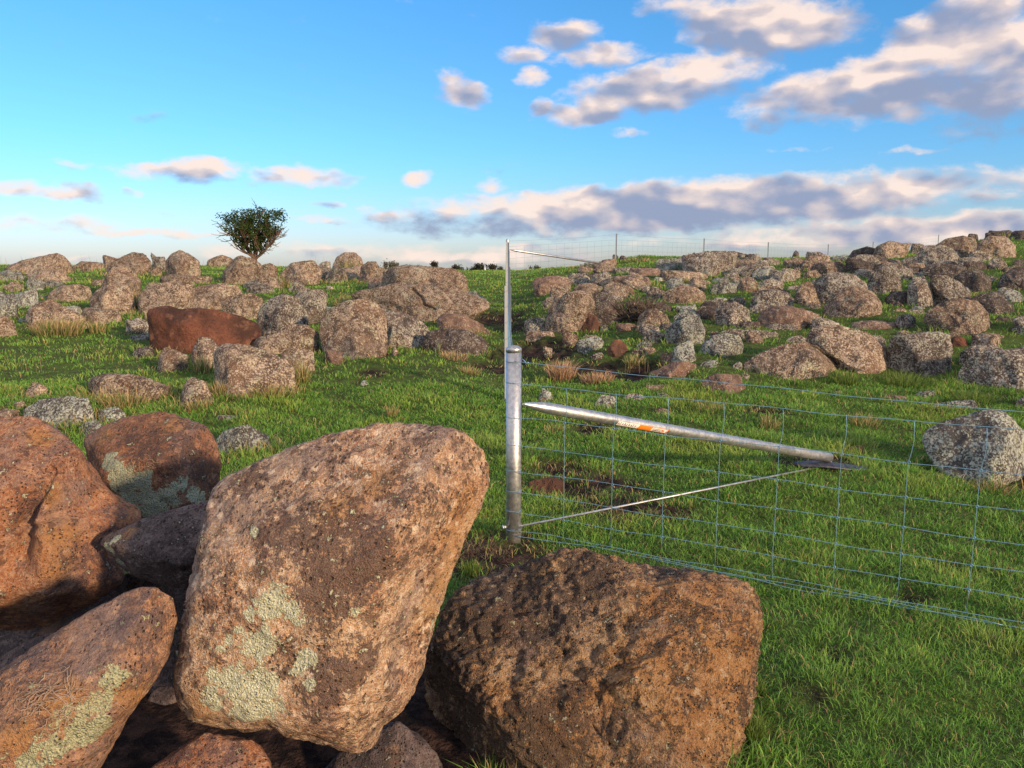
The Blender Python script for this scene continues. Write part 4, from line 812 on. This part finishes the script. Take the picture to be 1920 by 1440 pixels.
fg = foot.copy(); b = MB(); b.tube([foot + [0, 0, -.02], foot + [.005, 0, -.075]], .014, 8); b.tube([foot + [-.01, -.01, -.078], foot + [.06, -.015, -.078]], .010, 8); b.build('foot_bracket', flat('cream_paint', (.70, .66, .55), .5), brace)
b = MB(); b.tube([np.array([.03, -.03, .09]), foot + [-.01, -.02, -.055]], .0072, 10); b.build('tie_rod', M['galv'], fence)
# dark foot plate lying in the grass
m, N = newmat('dark_blue_plate'); tcx = N.n('ShaderNodeTexCoord'); nn_ = N.noise(tcx.outputs['Object'], 20, 4, .6); finish(N, N.mix(N.ramp(nn_, .4, .65), (.018, .020, .035), (.05, .055, .085)), .45, nn_, .3, .01, spec=.4)
g = at(1558, 874, 5.86); b = MB(); V = []; Fc = []; n = 15
for i in range(n):
    t = i / (n - 1); wv_ = .055 * (math.sin(math.pi * (t * .94 + .03)) ** .45); x = (t - .5) * .56; z = .012 * math.sin(t * 5) - .02 * t
    for dy, dzz in ((-wv_, 0), (-wv_ * .6, .014), (wv_ * .6, .016), (wv_, 0), (wv_ * .9, -.012), (-wv_ * .9, -.012)): V.append((x, dy * 1.6, z + dzz))
for i in range(n - 1):
    for k in range(6): Fc.append((i * 6 + k, i * 6 + (k + 1) % 6, (i + 1) * 6 + (k + 1) % 6, (i + 1) * 6 + k))
Fc += [(0, 1, 2, 3, 4, 5), tuple((n - 1) * 6 + k for k in (5, 4, 3, 2, 1, 0))]; b.add(V, Fc); o = b.build('foot_plate', m, fence); o.location = (g[0] - PX, g[1] - PY, g[2] + .012)
# wires
ZW = [.980, .775, .598, .443, .305, .178, .062]; LEN = 3.25
def wz(i, s): return ZW[i] - .015 * s
rw = random.Random(8)
def wob(s, ph, a=.004): return a * math.sin(s * 5.1 + ph) + a * .6 * math.sin(s * 11.7 + ph * 2)
for i in range(7):
    b = MB(); ph = rw.uniform(0, 6); pts = []; n = 90
    for k in range(n + 1):
        s = LEN * k / n; off = FD * s + np.array([0.0, -.052, 0]) * max(0, 1 - s / .25) ; z = wz(i, s) + wob(s, ph) + .008 * max(0, 1 - s / .4); pts.append(off + [0, wob(s, ph + 1, .003), z])
    th = [math.pi * 1.5 - a for a in np.linspace(0, math.pi * 1.75, 26)]
    loop = [np.array([.0482 * math.cos(q), .0482 * math.sin(q), pts[0][2]]) for q in th][::-1]
    b.tube(loop + pts[1:], .0016, 5); b.build('line_wire', M['wire'], fence)
b = MB(); b.tube([FD * s + [0, -.045, 1.120 - .034 * s + wob(s, 1, .003)] for s in np.linspace(0, LEN, 60)], .0016, 5)
b.tube([(.0482 * math.cos(q), .0482 * math.sin(q), 1.120) for q in np.linspace(0, 6.28, 26)], .0016, 5); b.tube([(.05, -.02, 1.135), (.065, -.03, 1.125), (.075, -.035, 1.11), (.09, -.04, 1.117)], .003, 5); b.build('top_wire', M['wire'], fence)
b = MB(); b.tube([FD * s + [0, -.052 * max(0, 1 - s / .25), .040 - .016 * s + wob(s, 4, .006)] for s in np.linspace(0, LEN, 60)], .0017, 5)
b.tube([FD * s + [0, -.01, .030 - .014 * s + wob(s, 2, .008)] for s in np.linspace(.9, 2.6, 40)], .0017, 5); b.build('bottom_wire', M['wire'], fence)
s = .335; k = 0
while s < LEN - .1:
    b = MB(); pts = []
    for i in range(7):
        z = wz(i, s); pts.append(FD * (s + (.010 if i == 0 else rw.uniform(-.002, .002))) + [0, 0, z])
        if i == 0: pts += [FD * (s + .010 + .010 * math.sin(f_ * 3.1) - .010 * f_) + [0, 0, z - (z - wz(1, s)) * f_] for f_ in (.15, .3, .45, .6, .75, .9)]
    b.tube(pts, .0014, 5)
    for i in range(1, 6):
        c = FD * s + [0, -.001, wz(i, s)]; b.tube([c + .0062 * math.cos(q) * FD + [0, -.003, .0062 * math.sin(q)] for q in np.linspace(0, 6.28, 9)], .0019, 4, False)
    b.build('stay_wire', M['wire'], fence); s += .302; k += 1
def picket(mb, base, top, w=.05):
    base = np.array(base); top = np.array(top)
    for a in (90, 210, 330):
        d = np.array([math.cos(R(a)), math.sin(R(a)), 0]) * w * .55; nrm = np.array([-d[1], d[0], 0]) / np.linalg.norm(d) * .0025
        V = [base - nrm, base + nrm, base + d + nrm, base + d - nrm, top - nrm, top + nrm, top + d + nrm, top + d - nrm]
        mb.add(V, [(0, 1, 2, 3), (7, 6, 5, 4), (0, 4, 5, 1), (1, 5, 6, 2), (2, 6, 7, 3), (3, 7, 4, 0)])
e = FD * LEN; b = MB(); picket(b, e + [0, 0, -.3], e + [0, 0, 1.1]); b.build('picket', M['galv'], fence, False)
# ------------------------------------------------------------------ far fence: back from the corner, then over the hill
ff = tag(empty('hill_fence', (0, 0, 0)), 'distant wire fence with thin steel pickets crossing the skyline of the hill', 'fence')
strainer_top = at(951.7, 448, 23.5); sb = strainer_top - [0, 0, 1.5]
b = MB(); b.tube([sb, strainer_top - [0, 0, .02], strainer_top], [.046, .046, .034], 16); b.build('post', M['galv'], ff)
bt, bf = at(955, 468, 23.4), at(1122, 493, 24.6)
b = MB(); b.tube([bt, bt + (bf - bt) * .06, bf], [.006, .036, .036], 10); b.build('brace', M['galv'], ff)
posts = []
for px, Y, tp in ((952.0, 8.4, 1.26), (952.3, 11.6, 1.25), (952, 15.2, 1.25), (951.8, 19.2, 1.25)):
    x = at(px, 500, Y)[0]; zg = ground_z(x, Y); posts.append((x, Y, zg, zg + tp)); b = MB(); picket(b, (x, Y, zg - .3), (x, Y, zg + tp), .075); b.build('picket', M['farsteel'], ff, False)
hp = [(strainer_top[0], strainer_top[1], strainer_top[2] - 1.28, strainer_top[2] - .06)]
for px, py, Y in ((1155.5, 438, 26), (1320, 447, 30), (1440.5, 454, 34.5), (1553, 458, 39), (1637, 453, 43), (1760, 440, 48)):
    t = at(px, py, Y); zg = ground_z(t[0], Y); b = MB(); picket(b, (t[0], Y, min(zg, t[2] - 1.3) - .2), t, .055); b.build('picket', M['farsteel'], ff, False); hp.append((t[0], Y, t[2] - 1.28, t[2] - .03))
def meshrun(A, B, rad, step=.31):
    b = MB(); A = np.array(A); B = np.array(B); Lh = np.hypot(*(B - A)[:2]); fr = [1.0, .86, .72, .57, .43, .31, .20, .11, .02]
    P = lambda t, f: np.array([A[0] + (B[0] - A[0]) * t, A[1] + (B[1] - A[1]) * t, (A[2] + (A[3] - A[2]) * f) * (1 - t) + (B[2] + (B[3] - B[2]) * f) * t - .03 * 4 * t * (1 - t) * (f > .95)])
    for f in fr: b.tube([P(t, f) for t in np.linspace(0, 1, 9)], rad, 4, False)
    n = max(2, int(Lh / step))
    for k in range(1, n): b.tube([P(k / n, .02), P(k / n, .86)], rad * .85, 4, False)
    return b
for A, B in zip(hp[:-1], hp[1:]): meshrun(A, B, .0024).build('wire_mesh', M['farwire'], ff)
chain = [(PX, PY + .05, .05, 1.12)] + [(x, Y, a, t - .05) for x, Y, a, t in posts] + [hp[0]]
for A, B in zip(chain[:-1], chain[1:]): meshrun(A, B, .0016, .31).build('wire_mesh', M['wire'], ff)
t = at(909, 495, 45); b = MB(); b.tube([(t[0], 45, 1.0), t], .05, 10); tag(b.build('fence_post', M['galv']), 'lone pale post far off on the grass in front of the dark bushes', 'post')
# ------------------------------------------------------------------ tree and bushes
def leafmat(name, col, tr=.25):
    m, N = newmat(name); oi = N.n('ShaderNodeNewGeometry'); tcx = N.n('ShaderNodeTexCoord')
    n = N.noise(tcx.outputs['Object'], 2.2, 3, .6); rnd = oi.outputs['Random Per Island']
    c = N.mix(rnd, [k * .6 for k in col], [k * 1.35 for k in col]); c = N.mix(N.ramp(n, .4, .62), c, [col[0] * 1.5, col[1] * 1.35, col[2]])
    d = N.n('ShaderNodeBsdfDiffuse', i={0: c}); t_ = N.n('ShaderNodeBsdfTranslucent', i={0: c}); x_ = N.n('ShaderNodeMixShader', i={0: tr, 1: d.outputs[0], 2: t_.outputs[0]})
    N.n('ShaderNodeOutputMaterial', i={0: x_.outputs[0]}); return m
m, N = newmat('bark'); tcx = N.n('ShaderNodeTexCoord'); n = N.noise(tcx.outputs['Object'], 20, 4, .6); finish(N, N.mix(n, (.06, .04, .032), (.15, .095, .07)), .9, n, .8, .02); M['bark'] = m
M['leaf'] = leafmat('dark_green_leaf', (.030, .052, .020), .15); M['bushleaf'] = leafmat('dull_bush_leaf', (.045, .048, .040)); M['greybush'] = leafmat('grey_bush_leaf', (.11, .11, .095))
def leaves(P, size, rng, mat, name, parent, up=.3, loc=None):
    n = len(P); a = rng.normal(size=(n, 3)); a[:, 2] += up; a /= np.linalg.norm(a, axis=1)[:, None]; c = np.cross(a, rng.normal(size=(n, 3))); c /= np.linalg.norm(c, axis=1)[:, None]
    s = size * rng.uniform(.6, 1.4, (n, 1)); V = np.stack([P - a * s, P + c * s * .38, P + a * s, P - c * s * .38], 1).reshape(-1, 3)
    me = npmesh(name, V, np.arange(4 * n), np.full(n, 4), False); me.materials.append(mat); return link(bpy.data.objects.new(name, me), parent)
def grow(mb, tips, p, d, ln, rad, lev, rng, spread, upb):
    pts = [p]; q = p.copy(); dd = d.copy(); n = 5
    for k in range(n):
        dd = dd + rng.normal(size=3) * .13 + np.array([0, 0, upb]); dd /= np.linalg.norm(dd); q = q + dd * ln / n; pts.append(q.copy())
    mb.tube(pts, list(np.linspace(rad, rad * .6, n + 1)), 6 if rad > .01 else 4, False)
    if lev == 0: tips.append((pts[2], pts[-1])); return
    for k in range(3 if lev > 1 else 4):
        j = rng.randint(2, n + 1); ax = rng.normal(size=3); nd = dd + ax * spread; nd /= np.linalg.norm(nd); grow(mb, tips, pts[j], nd, ln * rng.uniform(.55, .8), rad * .6, lev - 1, rng, spread, upb)
TYd = 32.0; tb = at(478, 487, TYd); tb[2] = ground_z(tb[0], TYd); tree = tag(empty('tree', tuple(tb)), 'small lone bushy tree with a fan-shaped dark green crown on the left skyline', 'tree')
rng_ = np.random.RandomState(12); mb = MB(); tips = []; h0 = at(478, 484, TYd)[2] - tb[2]
mb.tube([(0, 0, -.1), (.01, 0, h0 * .6), (-.01, 0, h0)], [.11, .09, .085], 10)
for k, ang in enumerate((-52, -40, -28, -17, -6, 6, 17, 29, 42, 54)):
    d = np.array([math.sin(R(ang)), rng_.uniform(-.45, .45), math.cos(R(ang))]); d /= np.linalg.norm(d)
    grow(mb, tips, np.array([0, 0, h0 * rng_.uniform(.7, 1)]), d, 1.02 - .24 * abs(ang) / 54, .05, 3, rng_, .42, .05)
mb.build('trunk', M['bark'], tree)
pts = []
for a, bb in tips:
    for k in range(7): pts.append(a + (bb - a) * rng_.uniform(0, 1.15) + rng_.normal(size=3) * .05)
# leafy boughs filling a fan: narrow at the fork, widest two thirds up, an uneven top
for k in range(300):
    v = rng_.uniform(.10, 1) ** .75; hw = .16 + 1.08 * min(1, v / .80) ** 1.0 - .10 * max(0, (v - .80) / .20) ** 2
    c = np.array([rng_.uniform(-1, 1) * hw, rng_.uniform(-.7, .7) * hw, h0 + v * 2.0 * (1 - .10 * rng_.uniform())])
    if rng_.uniform() < .15 and v < .6: continue
    for j in range(rng_.randint(14, 40)): pts.append(c + rng_.normal(size=3) * [.085, .085, .075])
    c0 = np.array([c[0] * .35, c[1] * .35, h0 + (c[2] - h0) * .30])
pts = np.array(pts); zt = h0 + 2.08
k = (pts[:, 2] < zt - .22 * (np.abs(pts[:, 0]) / 1.4) ** 2 + .10 * np.sin(pts[:, 0] * 7)) & (pts[:, 2] > h0 + .1) & (np.abs(pts[:, 0]) < .22 + 1.12 * (np.clip(pts[:, 2] - h0, 0, 2) / 1.5) ** 1.0 + .05 * np.sin(pts[:, 2] * 9))
leaves(pts[k], .048, rng_, M['leaf'], 'crown', tree)
def shrub(px, pb, w, h, Y, mat, label, seed, dens=1.0, group=None, cat='bush', sparse=False):
    r_ = np.random.RandomState(seed); c = at(px, pb, Y); gz_ = ground_z(c[0], Y); W_ = w * 1.05 / F * Y; H_ = h * 1.1 / F * Y; base = c[2]
    root = tag(empty('bush', (c[0], Y, base)), label, cat, group); mb = MB(); tips = []
    for k in range(12):
        d = np.array([r_.uniform(-1, 1) * W_ / H_ * .6, r_.uniform(-.6, .6), 1.]); d /= np.linalg.norm(d); x0 = r_.uniform(-.3, .3) * W_
        grow(mb, tips, np.array([x0, 0, -.15]), d, H_ * .62, H_ * .02, 1, r_, .5, .03)
    mb.build('stem', M['bark'], root); pts = []
    for a, bb in tips:
        for k in range(int(26 * dens)): pts.append(a + (bb - a) * r_.uniform(0, 1.2) + r_.normal(size=3) * H_ * .06)
    pts = np.array(pts); n = int(300 * dens); el_ = r_.normal(size=(n, 3)) * [W_ * .26, W_ * .2, H_ * .22] + [0, 0, H_ * .35]; pts = np.concatenate([pts, el_]); pts[:, 0] *= W_ / max(np.ptp(pts[:, 0]), 1e-3) * 1.05
    leaves(pts, H_ * .075, r_, mat, 'foliage', root)
GB = 'dark bushes on the far horizon'
for k, (px, pb, w, h, mt, lab) in enumerate([(733,512,34,22,'greybush','grey leafless-looking bush on the horizon at the left end of the far bushes'),(765,506,36,12,'greybush','grey bush tucked behind the long skyline outcrop, second from the left of the far bushes'),
    (814,505,16,16,'bushleaf','small spiky dark bush standing alone behind the long skyline outcrop'),(786,503,14,8,'bushleaf','tiny dark tuft of bush behind the highest part of the skyline outcrop'),
    (858,512,34,17,'bushleaf','dark bush on the horizon, left half of the dark clump by the lone pale post'),(888,513,24,15,'bushleaf','low dark bush immediately left of the lone pale post'),(903,513,26,20,'bushleaf','dark bush directly behind the lone pale post'),
    (922,513,26,19,'bushleaf','dark bush on the right of the lone pale post'),(938,511,12,12,'bushleaf','small dark bush just left of the tall thin post'),(1001,511,30,14,'bushleaf','grey-green bush on the horizon under the distant brace'),(1040,508,26,9,'greybush','pale low bush on the horizon right of the one under the brace')]):
    shrub(px, pb, w, h, 62, M[mt], lab, 40 + k, 1.0, GB)
# spiny bush
g = hit(1200, 600); r_ = np.random.RandomState(3); W_ = 92 / F * g[1]; root = tag(empty('spiny_bush', tuple(g)), 'dry grey-brown tangled spiny bush growing among the boulders of the right hillside', 'bush')
mb = MB()
for k in range(340):
    d = r_.normal(size=3); d[2] = abs(d[2]) * .8 + .15; d /= np.linalg.norm(d); p = np.array([r_.uniform(-.2, .2) * W_, r_.uniform(-.15, .15) * W_, 0]); ln = W_ * .48 * r_.uniform(.6, 1.05); q = p.copy(); pts = [p]
    for j in range(5): d = d + r_.normal(size=3) * .22; d /= np.linalg.norm(d); q = q + d * ln / 5; pts.append(q.copy())
    mb.tube(pts, list(np.linspace(.010, .005, 6)), 4, False)
    for j in range(2, 6):
        for _ in range(2):
            e = r_.normal(size=3) + d * .8; e /= np.linalg.norm(e); mb.tube([pts[j], pts[j] + e * ln * .18], [.005, .003], 3, False)
mb.build('branches', flat('dry_twig', (.10, .078, .062), .9), root)
# ------------------------------------------------------------------ grass
def blades(P, H, Wd, lean, col, name, rng, droop=.35):
    """P n×3 roots, H heights, Wd widths, lean n×2 sideways reach as a share of height"""
    n = len(P); a = rng.uniform(0, math.pi, n); side = np.stack([np.cos(a), np.sin(a), a * 0], 1) * (Wd * .5)[:, None]
    m1 = P + np.stack([lean[:, 0] * H * .38, lean[:, 1] * H * .38, H * .55], 1); z = np.maximum(H * (1 - droop * np.hypot(lean[:, 0], lean[:, 1])), H * .25)
    tp = P + np.stack([lean[:, 0] * H, lean[:, 1] * H, z], 1)
    V = np.stack([P - side, P + side, m1 + side * .8, m1 - side * .8, tp], 1).reshape(-1, 3)
    i = np.arange(n)[:, None] * 5; Fq = np.concatenate([i, i + 1, i + 2, i + 3, i + 3, i + 2, i + 4], 1).ravel(); sz = np.tile([4, 3], n)
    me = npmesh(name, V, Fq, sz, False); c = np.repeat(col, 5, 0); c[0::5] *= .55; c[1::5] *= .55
    colattr(me, 'col', c); me.materials.append(M['grass']); return link(bpy.data.objects.new(name, me))
rg = np.random.RandomState(21)
def sample(n, y0, y1, pw):
    u = rg.uniform(0, 1, n); e = 2 - pw; Y = (y0 ** e + u * (y1 ** e - y0 ** e)) ** (1 / e); return rg.uniform(-1, 1, n) * (.88 * Y + .9), Y
FT = np.array(FOOT)
def nearrock(x, y, grow=1.0):
    """0 outside, 1 inside a boulder; and a 0..1 closeness to the nearest boulder foot"""
    ins = np.zeros(len(x), bool); near = np.zeros(len(x))
    for f in FT:
        if f[5] < .05: continue
        k = (np.abs(x - f[0]) < f[2] + .3) & (np.abs(y - f[1]) < f[3] + .3)
        if not k.any(): continue
        q = np.sqrt(((x[k] - f[0]) / (f[2] * .93)) ** 2 + ((y[k] - f[1]) / (f[3] * .90)) ** 2); ins[k] |= q < 1
        d = (q - 1) * min(f[2], f[3]); near[k] = np.maximum(near[k], np.clip(1 - d / .16, 0, 1) * min(1, f[5] / .5))
    return ins, near
def lawn(nt, per, y0, y1, pw, name, hs, ws, label):
    x, y = sample(nt, y0, y1, pw)
    pat = fbm(np.stack([x * 1.3, y * 1.3, x * 0 + 9], 1), 3); fine = fbm(np.stack([x * 6, y * 6, x * 0 + 19], 1), 2); s, d = soil_shade_mask(x, y); ins, near = nearrock(x, y)
    keep = (~ins) & (((x - PX) ** 2 + (y - PY + .05) ** 2) > .10 ** 2) & (~HEAP(x, y)) & (rg.uniform(0, 1, nt) > s * .93) & (rg.uniform(0, 1, nt) < np.clip(1.0 + fine * .9, .25, 1))
    x, y, pat, fine, near, s, d = (q[keep] for q in (x, y, pat, fine, near, s, d)); z = height(x, y) - d
    n = len(x); I = np.repeat(np.arange(n), per); m_ = len(I); yy = y[I]; spread = .022 * (1 + yy / 7)
    ox, oy = rg.normal(size=m_) * spread, rg.normal(size=m_) * spread; X = x[I] + ox; Y = yy + oy; ln = np.stack([ox, oy], 1) / spread[:, None] * .42 + rg.normal(size=(m_, 2)) * .38
    ln[:, 0] += .15 * np.repeat(rg.normal(size=n), per); P = np.stack([X, Y, z[I] - .004], 1)
    Hh = hs * rg.uniform(.45, 1.25, m_) * np.clip(1 + pat[I] * .7 + fine[I] * .3, .45, 1.7) * (1 + 1.0 * near[I]) * (1 + np.clip(yy - 6, 0, 14) * .02); Wd = ws * rg.uniform(.6, 1.3, m_) * (1 + np.clip(yy - 3, 0, 40) * .20)
    tn = rg.uniform(0, 1, n)[I]; r0 = rg.uniform(0, 1, m_)
    g1 = np.array([.098, .235, .040]); g2 = np.array([.21, .42, .066]); g3 = np.array([.32, .39, .08]); st = np.array([.50, .38, .18]); rd = np.array([.20, .11, .06])
    k1 = np.clip(tn * .7 + r0 * .5 - .1 + pat[I] * .45, 0, 1)[:, None]; col = g1 * (1 - k1) + g2 * k1
    k2 = (np.clip(pat[I] * 1.0 + fine[I] * .7 + tn * .5 - .42, 0, .7))[:, None]; col = col * (1 - k2) + g3 * k2
    pstraw = .05 + .08 * np.clip(-fine[I], 0, 1) + .28 * near[I] * (X < .3) * (yy > 5) + .12 * near[I] + s[I] * .5
    sk = rg.uniform(0, 1, m_) < pstraw; col = np.where(sk[:, None], st * rg.uniform(.55, 1.15, (m_, 1)), col); Hh = np.where(sk & (near[I] > .2) & (X < .3), Hh * 1.35, Hh)
    rk = rg.uniform(0, 1, m_) < .025; col = np.where(rk[:, None], rd, col)
    return tag(blades(P, Hh, Wd, ln, col, name, rg), label, None, None, 'stuff')
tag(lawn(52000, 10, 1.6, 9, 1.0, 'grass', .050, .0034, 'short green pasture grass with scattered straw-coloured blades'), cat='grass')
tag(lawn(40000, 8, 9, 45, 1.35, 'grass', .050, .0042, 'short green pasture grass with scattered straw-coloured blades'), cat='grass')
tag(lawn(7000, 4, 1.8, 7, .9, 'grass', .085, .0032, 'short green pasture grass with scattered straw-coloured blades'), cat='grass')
# tussocks of taller grass
def tussock(px, py, w, h, n, kind, label, seed, flat_=False):
    r_ = np.random.RandomState(seed); g = hit(px, py); W_ = w / F * g[1]; H_ = h / F * g[1]
    a = r_.uniform(0, 6.283, n); q = np.sqrt(r_.uniform(0, 1, n)); ox = np.cos(a) * q * W_ * .32; oy = np.sin(a) * q * W_ * .32
    P = np.stack([ox, oy, height(g[0] + ox, g[1] + oy) - g[2] - .01], 1)
    ln = np.stack([ox, oy], 1) / (W_ * .32) * .42 * W_ / H_ * .5 + r_.normal(size=(n, 2)) * .26
    st = np.array([.46, .34, .17]); gr = np.array([.14, .21, .045]); pk = np.array([.50, .33, .20]); k = r_.uniform(0, 1, (n, 1))
    col = {'straw': np.where(r_.uniform(0, 1, (n, 1)) < .3, gr * (.7 + .6 * k), st * (.5 + .65 * k)), 'mixed': np.where(k < .55, gr * (.6 + k), st * (.3 + .8 * k)), 'pink': pk * (.6 + .55 * k), 'green': gr * (.6 + .7 * k)}[kind]
    o = blades(P, H_ * .75 * r_.uniform(.35, 1.2, n), np.full(n, max(.0028, .0008 * g[1])), ln, col, 'grass_tussock', r_); o.location = tuple(g); return tag(o, label, 'tussock', 'taller grass tussocks')
TU = [(1052,712,70,50,700,'pink','dry pinkish straw tussock right of the thick post on the bare bank'),(1120,716,90,28,500,'pink','flattened pinkish straw mat right of the dry pinkish tussock'),(1190,680,60,22,260,'mixed','straw-topped tuft hanging over the burrow'),
 (648,585,46,44,320,'straw','straw tussock between the flat-topped grey boulder and the two-toned boulder'),(735,785,34,38,160,'straw','small straw tuft alone in the open grass above the tall tan boulder'),(655,520,46,42,200,'mixed','wispy tussock in front of the highest round skyline boulder'),
 (565,722,40,70,200,'straw','tall straw stems at the right edge of the big brown-faced boulder'),(500,742,90,44,350,'straw','straw fringe along the foot of the big brown-faced boulder'),(420,742,60,44,240,'straw','straw fringe at the left foot of the big brown-faced boulder'),
 (110,628,130,44,700,'straw','straw fringe along the foot of the big rough boulder on the far left'),(185,625,50,34,220,'mixed','yellow-green tussock right of the far-left straw fringe'),(252,585,34,70,160,'straw','tall straw stems in the gap beside the two stacked-looking boulders'),
 (60,512,60,36,160,'straw','wispy stems in front of the long skyline slab'),(380,700,50,50,200,'mixed','tussock between the round pale boulder and the brown-faced one'),(230,760,120,40,320,'straw','straw stems in front of the oblong low boulder'),(372,770,60,34,180,'straw','straw stems in front of the small peaked boulder'),
 (530,540,26,34,120,'mixed','yellow-green tuft right of the broad boulder under the tree'),(812,600,60,30,240,'mixed','yellow tussock under the massive sloping slab'),(850,672,80,20,240,'pink','matted dry roots in front of the hollow-fronted dark boulder'),(880,700,60,22,200,'straw','pale straw mat below the hollow-fronted dark boulder'),
 (490,700,30,40,120,'mixed','green tuft left of the square block foot of the two-toned boulder'),(1700,720,140,34,420,'green','long dark green grass along the foot of the square block-like boulder'),(1580,720,80,40,300,'green','long grass below the hollow boulder in the right front row'),(1820,752,120,34,360,'green','long grass at the foot of the huge blue-grey boulder'),
 (1620,800,90,34,260,'mixed','grassy tussock between the fence and the flat pinkish stone'),(1330,770,90,28,240,'mixed','straw-flecked tussock just above the brace'),(1440,800,60,30,200,'mixed','tussock above the brace near its foot'),(1860,920,120,34,300,'mixed','grass tuft at the foot of the lichen-crusted boulder'),
 (1040,810,60,24,160,'mixed','low tuft beneath the brace beside the thick post'),(1410,1390,60,90,420,'green','long glossy grass against the right side of the broad porous boulder'),(1420,1300,40,50,200,'green','grass blades leaning on the porous boulder above the longest ones'),(880,1070,60,40,260,'green','grass clump between the two biggest boulders'),
 (1300,520,60,14,140,'mixed','wispy grass along the crest of the right hill'),(1200,490,80,14,160,'straw','pale wispy grass on the crest beside the tallest picket'),(1080,505,60,12,120,'mixed','wispy grass on the left flank of the crest'),(1560,480,60,10,80,'mixed','short wispy grass on the crest beside the fourth picket')]
for k, (px, py, w, h, n, kd, lab) in enumerate(TU): tussock(px, py, w, h, n, kd, lab, 60 + k)
# thin seed stems standing against the sky on the left ridge, and dry litter round the post foot
def stems(cx_list, n, name, label, seed, hmin, hmax):
    r_ = np.random.RandomState(seed); PP = []; 
    for px, py, w in cx_list:
        for k in range(n): g = hit(px + r_.uniform(-w, w), py); PP.append(g)
    P = np.array(PP); m_ = len(P); return tag(blades(P, r_.uniform(hmin, hmax, m_), .0016 + P[:, 1] * .00022, r_.normal(size=(m_, 2)) * .16, np.array([.36, .28, .16]) * r_.uniform(.6, 1.1, (m_, 1)), name, r_), label, 'grass', None, 'stuff')
stems([(175,500,30),(245,498,40),(395,505,30),(560,505,50),(330,505,40),(60,500,60),(600,500,30),(690,510,30)], 16, 'grass_stems', 'thin dry seed stems standing up along the left skyline', 5, .25, .5)
stems([(40,700,60),(150,680,80),(250,720,50),(440,720,60),(300,600,40),(640,560,30),(560,700,30),(1480,640,80),(1700,690,90),(1250,700,80)], 14, 'grass_stems', 'thin dry stems rising from the grass round the boulders', 6, .12, .32)
r_ = np.random.RandomState(9); n = 900; g = hit(905, 1035); a = r_.uniform(0, 6.283, n); q = r_.normal(size=n) * .13; P = np.stack([g[0] + r_.normal(size=n) * .12, g[1] + .02 + r_.normal(size=n) * .10, a * 0], 1); P[:, 2] = height(P[:, 0], P[:, 1]) - .01
tag(blades(P, r_.uniform(.01, .035, n), np.full(n, .0022), np.stack([np.cos(a), np.sin(a)], 1) * 1.8, np.where(r_.uniform(0, 1, (n, 1)) < .5, [.16, .075, .055], [.30, .20, .12]), 'dry_roots', r_), 'reddish dry roots and litter on the black soil at the thick post', 'roots', None, 'stuff')
# dry roots clinging to the close boulders
def clinging(px, py, w, h, n, label, seed, objn):
    r_ = np.random.RandomState(seed); dg = bpy.context.evaluated_depsgraph_get(); mb = MB(); ob = objn; mw = ob.matrix_world
    from mathutils.bvhtree import BVHTree
    bv = BVHTree.FromPolygons([ob.location + v.co for v in ob.data.vertices], [p.vertices[:] for p in ob.data.polygons])
    for k in range(n):
        x, y = px + r_.normal() * w * .35, py + r_.normal() * h * .35; a = r_.uniform(-.5, .5) + (math.pi if r_.uniform() < .5 else 0) - .5; pts = []
        for j in range(7):
            d = ray(x, y); h_ = bv.ray_cast(Vector((0, 0, EYE)), Vector(d))
            if h_[0] is None: break
            pts.append(np.array(h_[0]) + np.array(h_[1]) * r_.uniform(.002, .009)); a += r_.normal() * .45; x += math.cos(a) * w * .07; y += math.sin(a) * w * .07
        if len(pts) > 3: mb.tube(pts, .0009, 3, False)
    if mb.n: tag(mb.build('dry_roots', flat('dry_root', (.34, .25, .19), .9)), label, 'roots', None, 'stuff')
HB = lambda w: [o for o in C.objects if o.get('group') == GP and w in o['label']][0]
clinging(105, 1310, 110, 45, 60, 'tangle of pale dry roots lying on the long slanting boulder', 1, HB('long slanting'))
clinging(262, 870, 40, 30, 22, 'tuft of pale dry roots hanging from the rounded rust boulder', 2, HB('mint lichen'))
clinging(345, 1180, 40, 260, 60, 'fine dry rootlets along the left edge of the tall tilted boulder', 3, HB('tall tilted'))
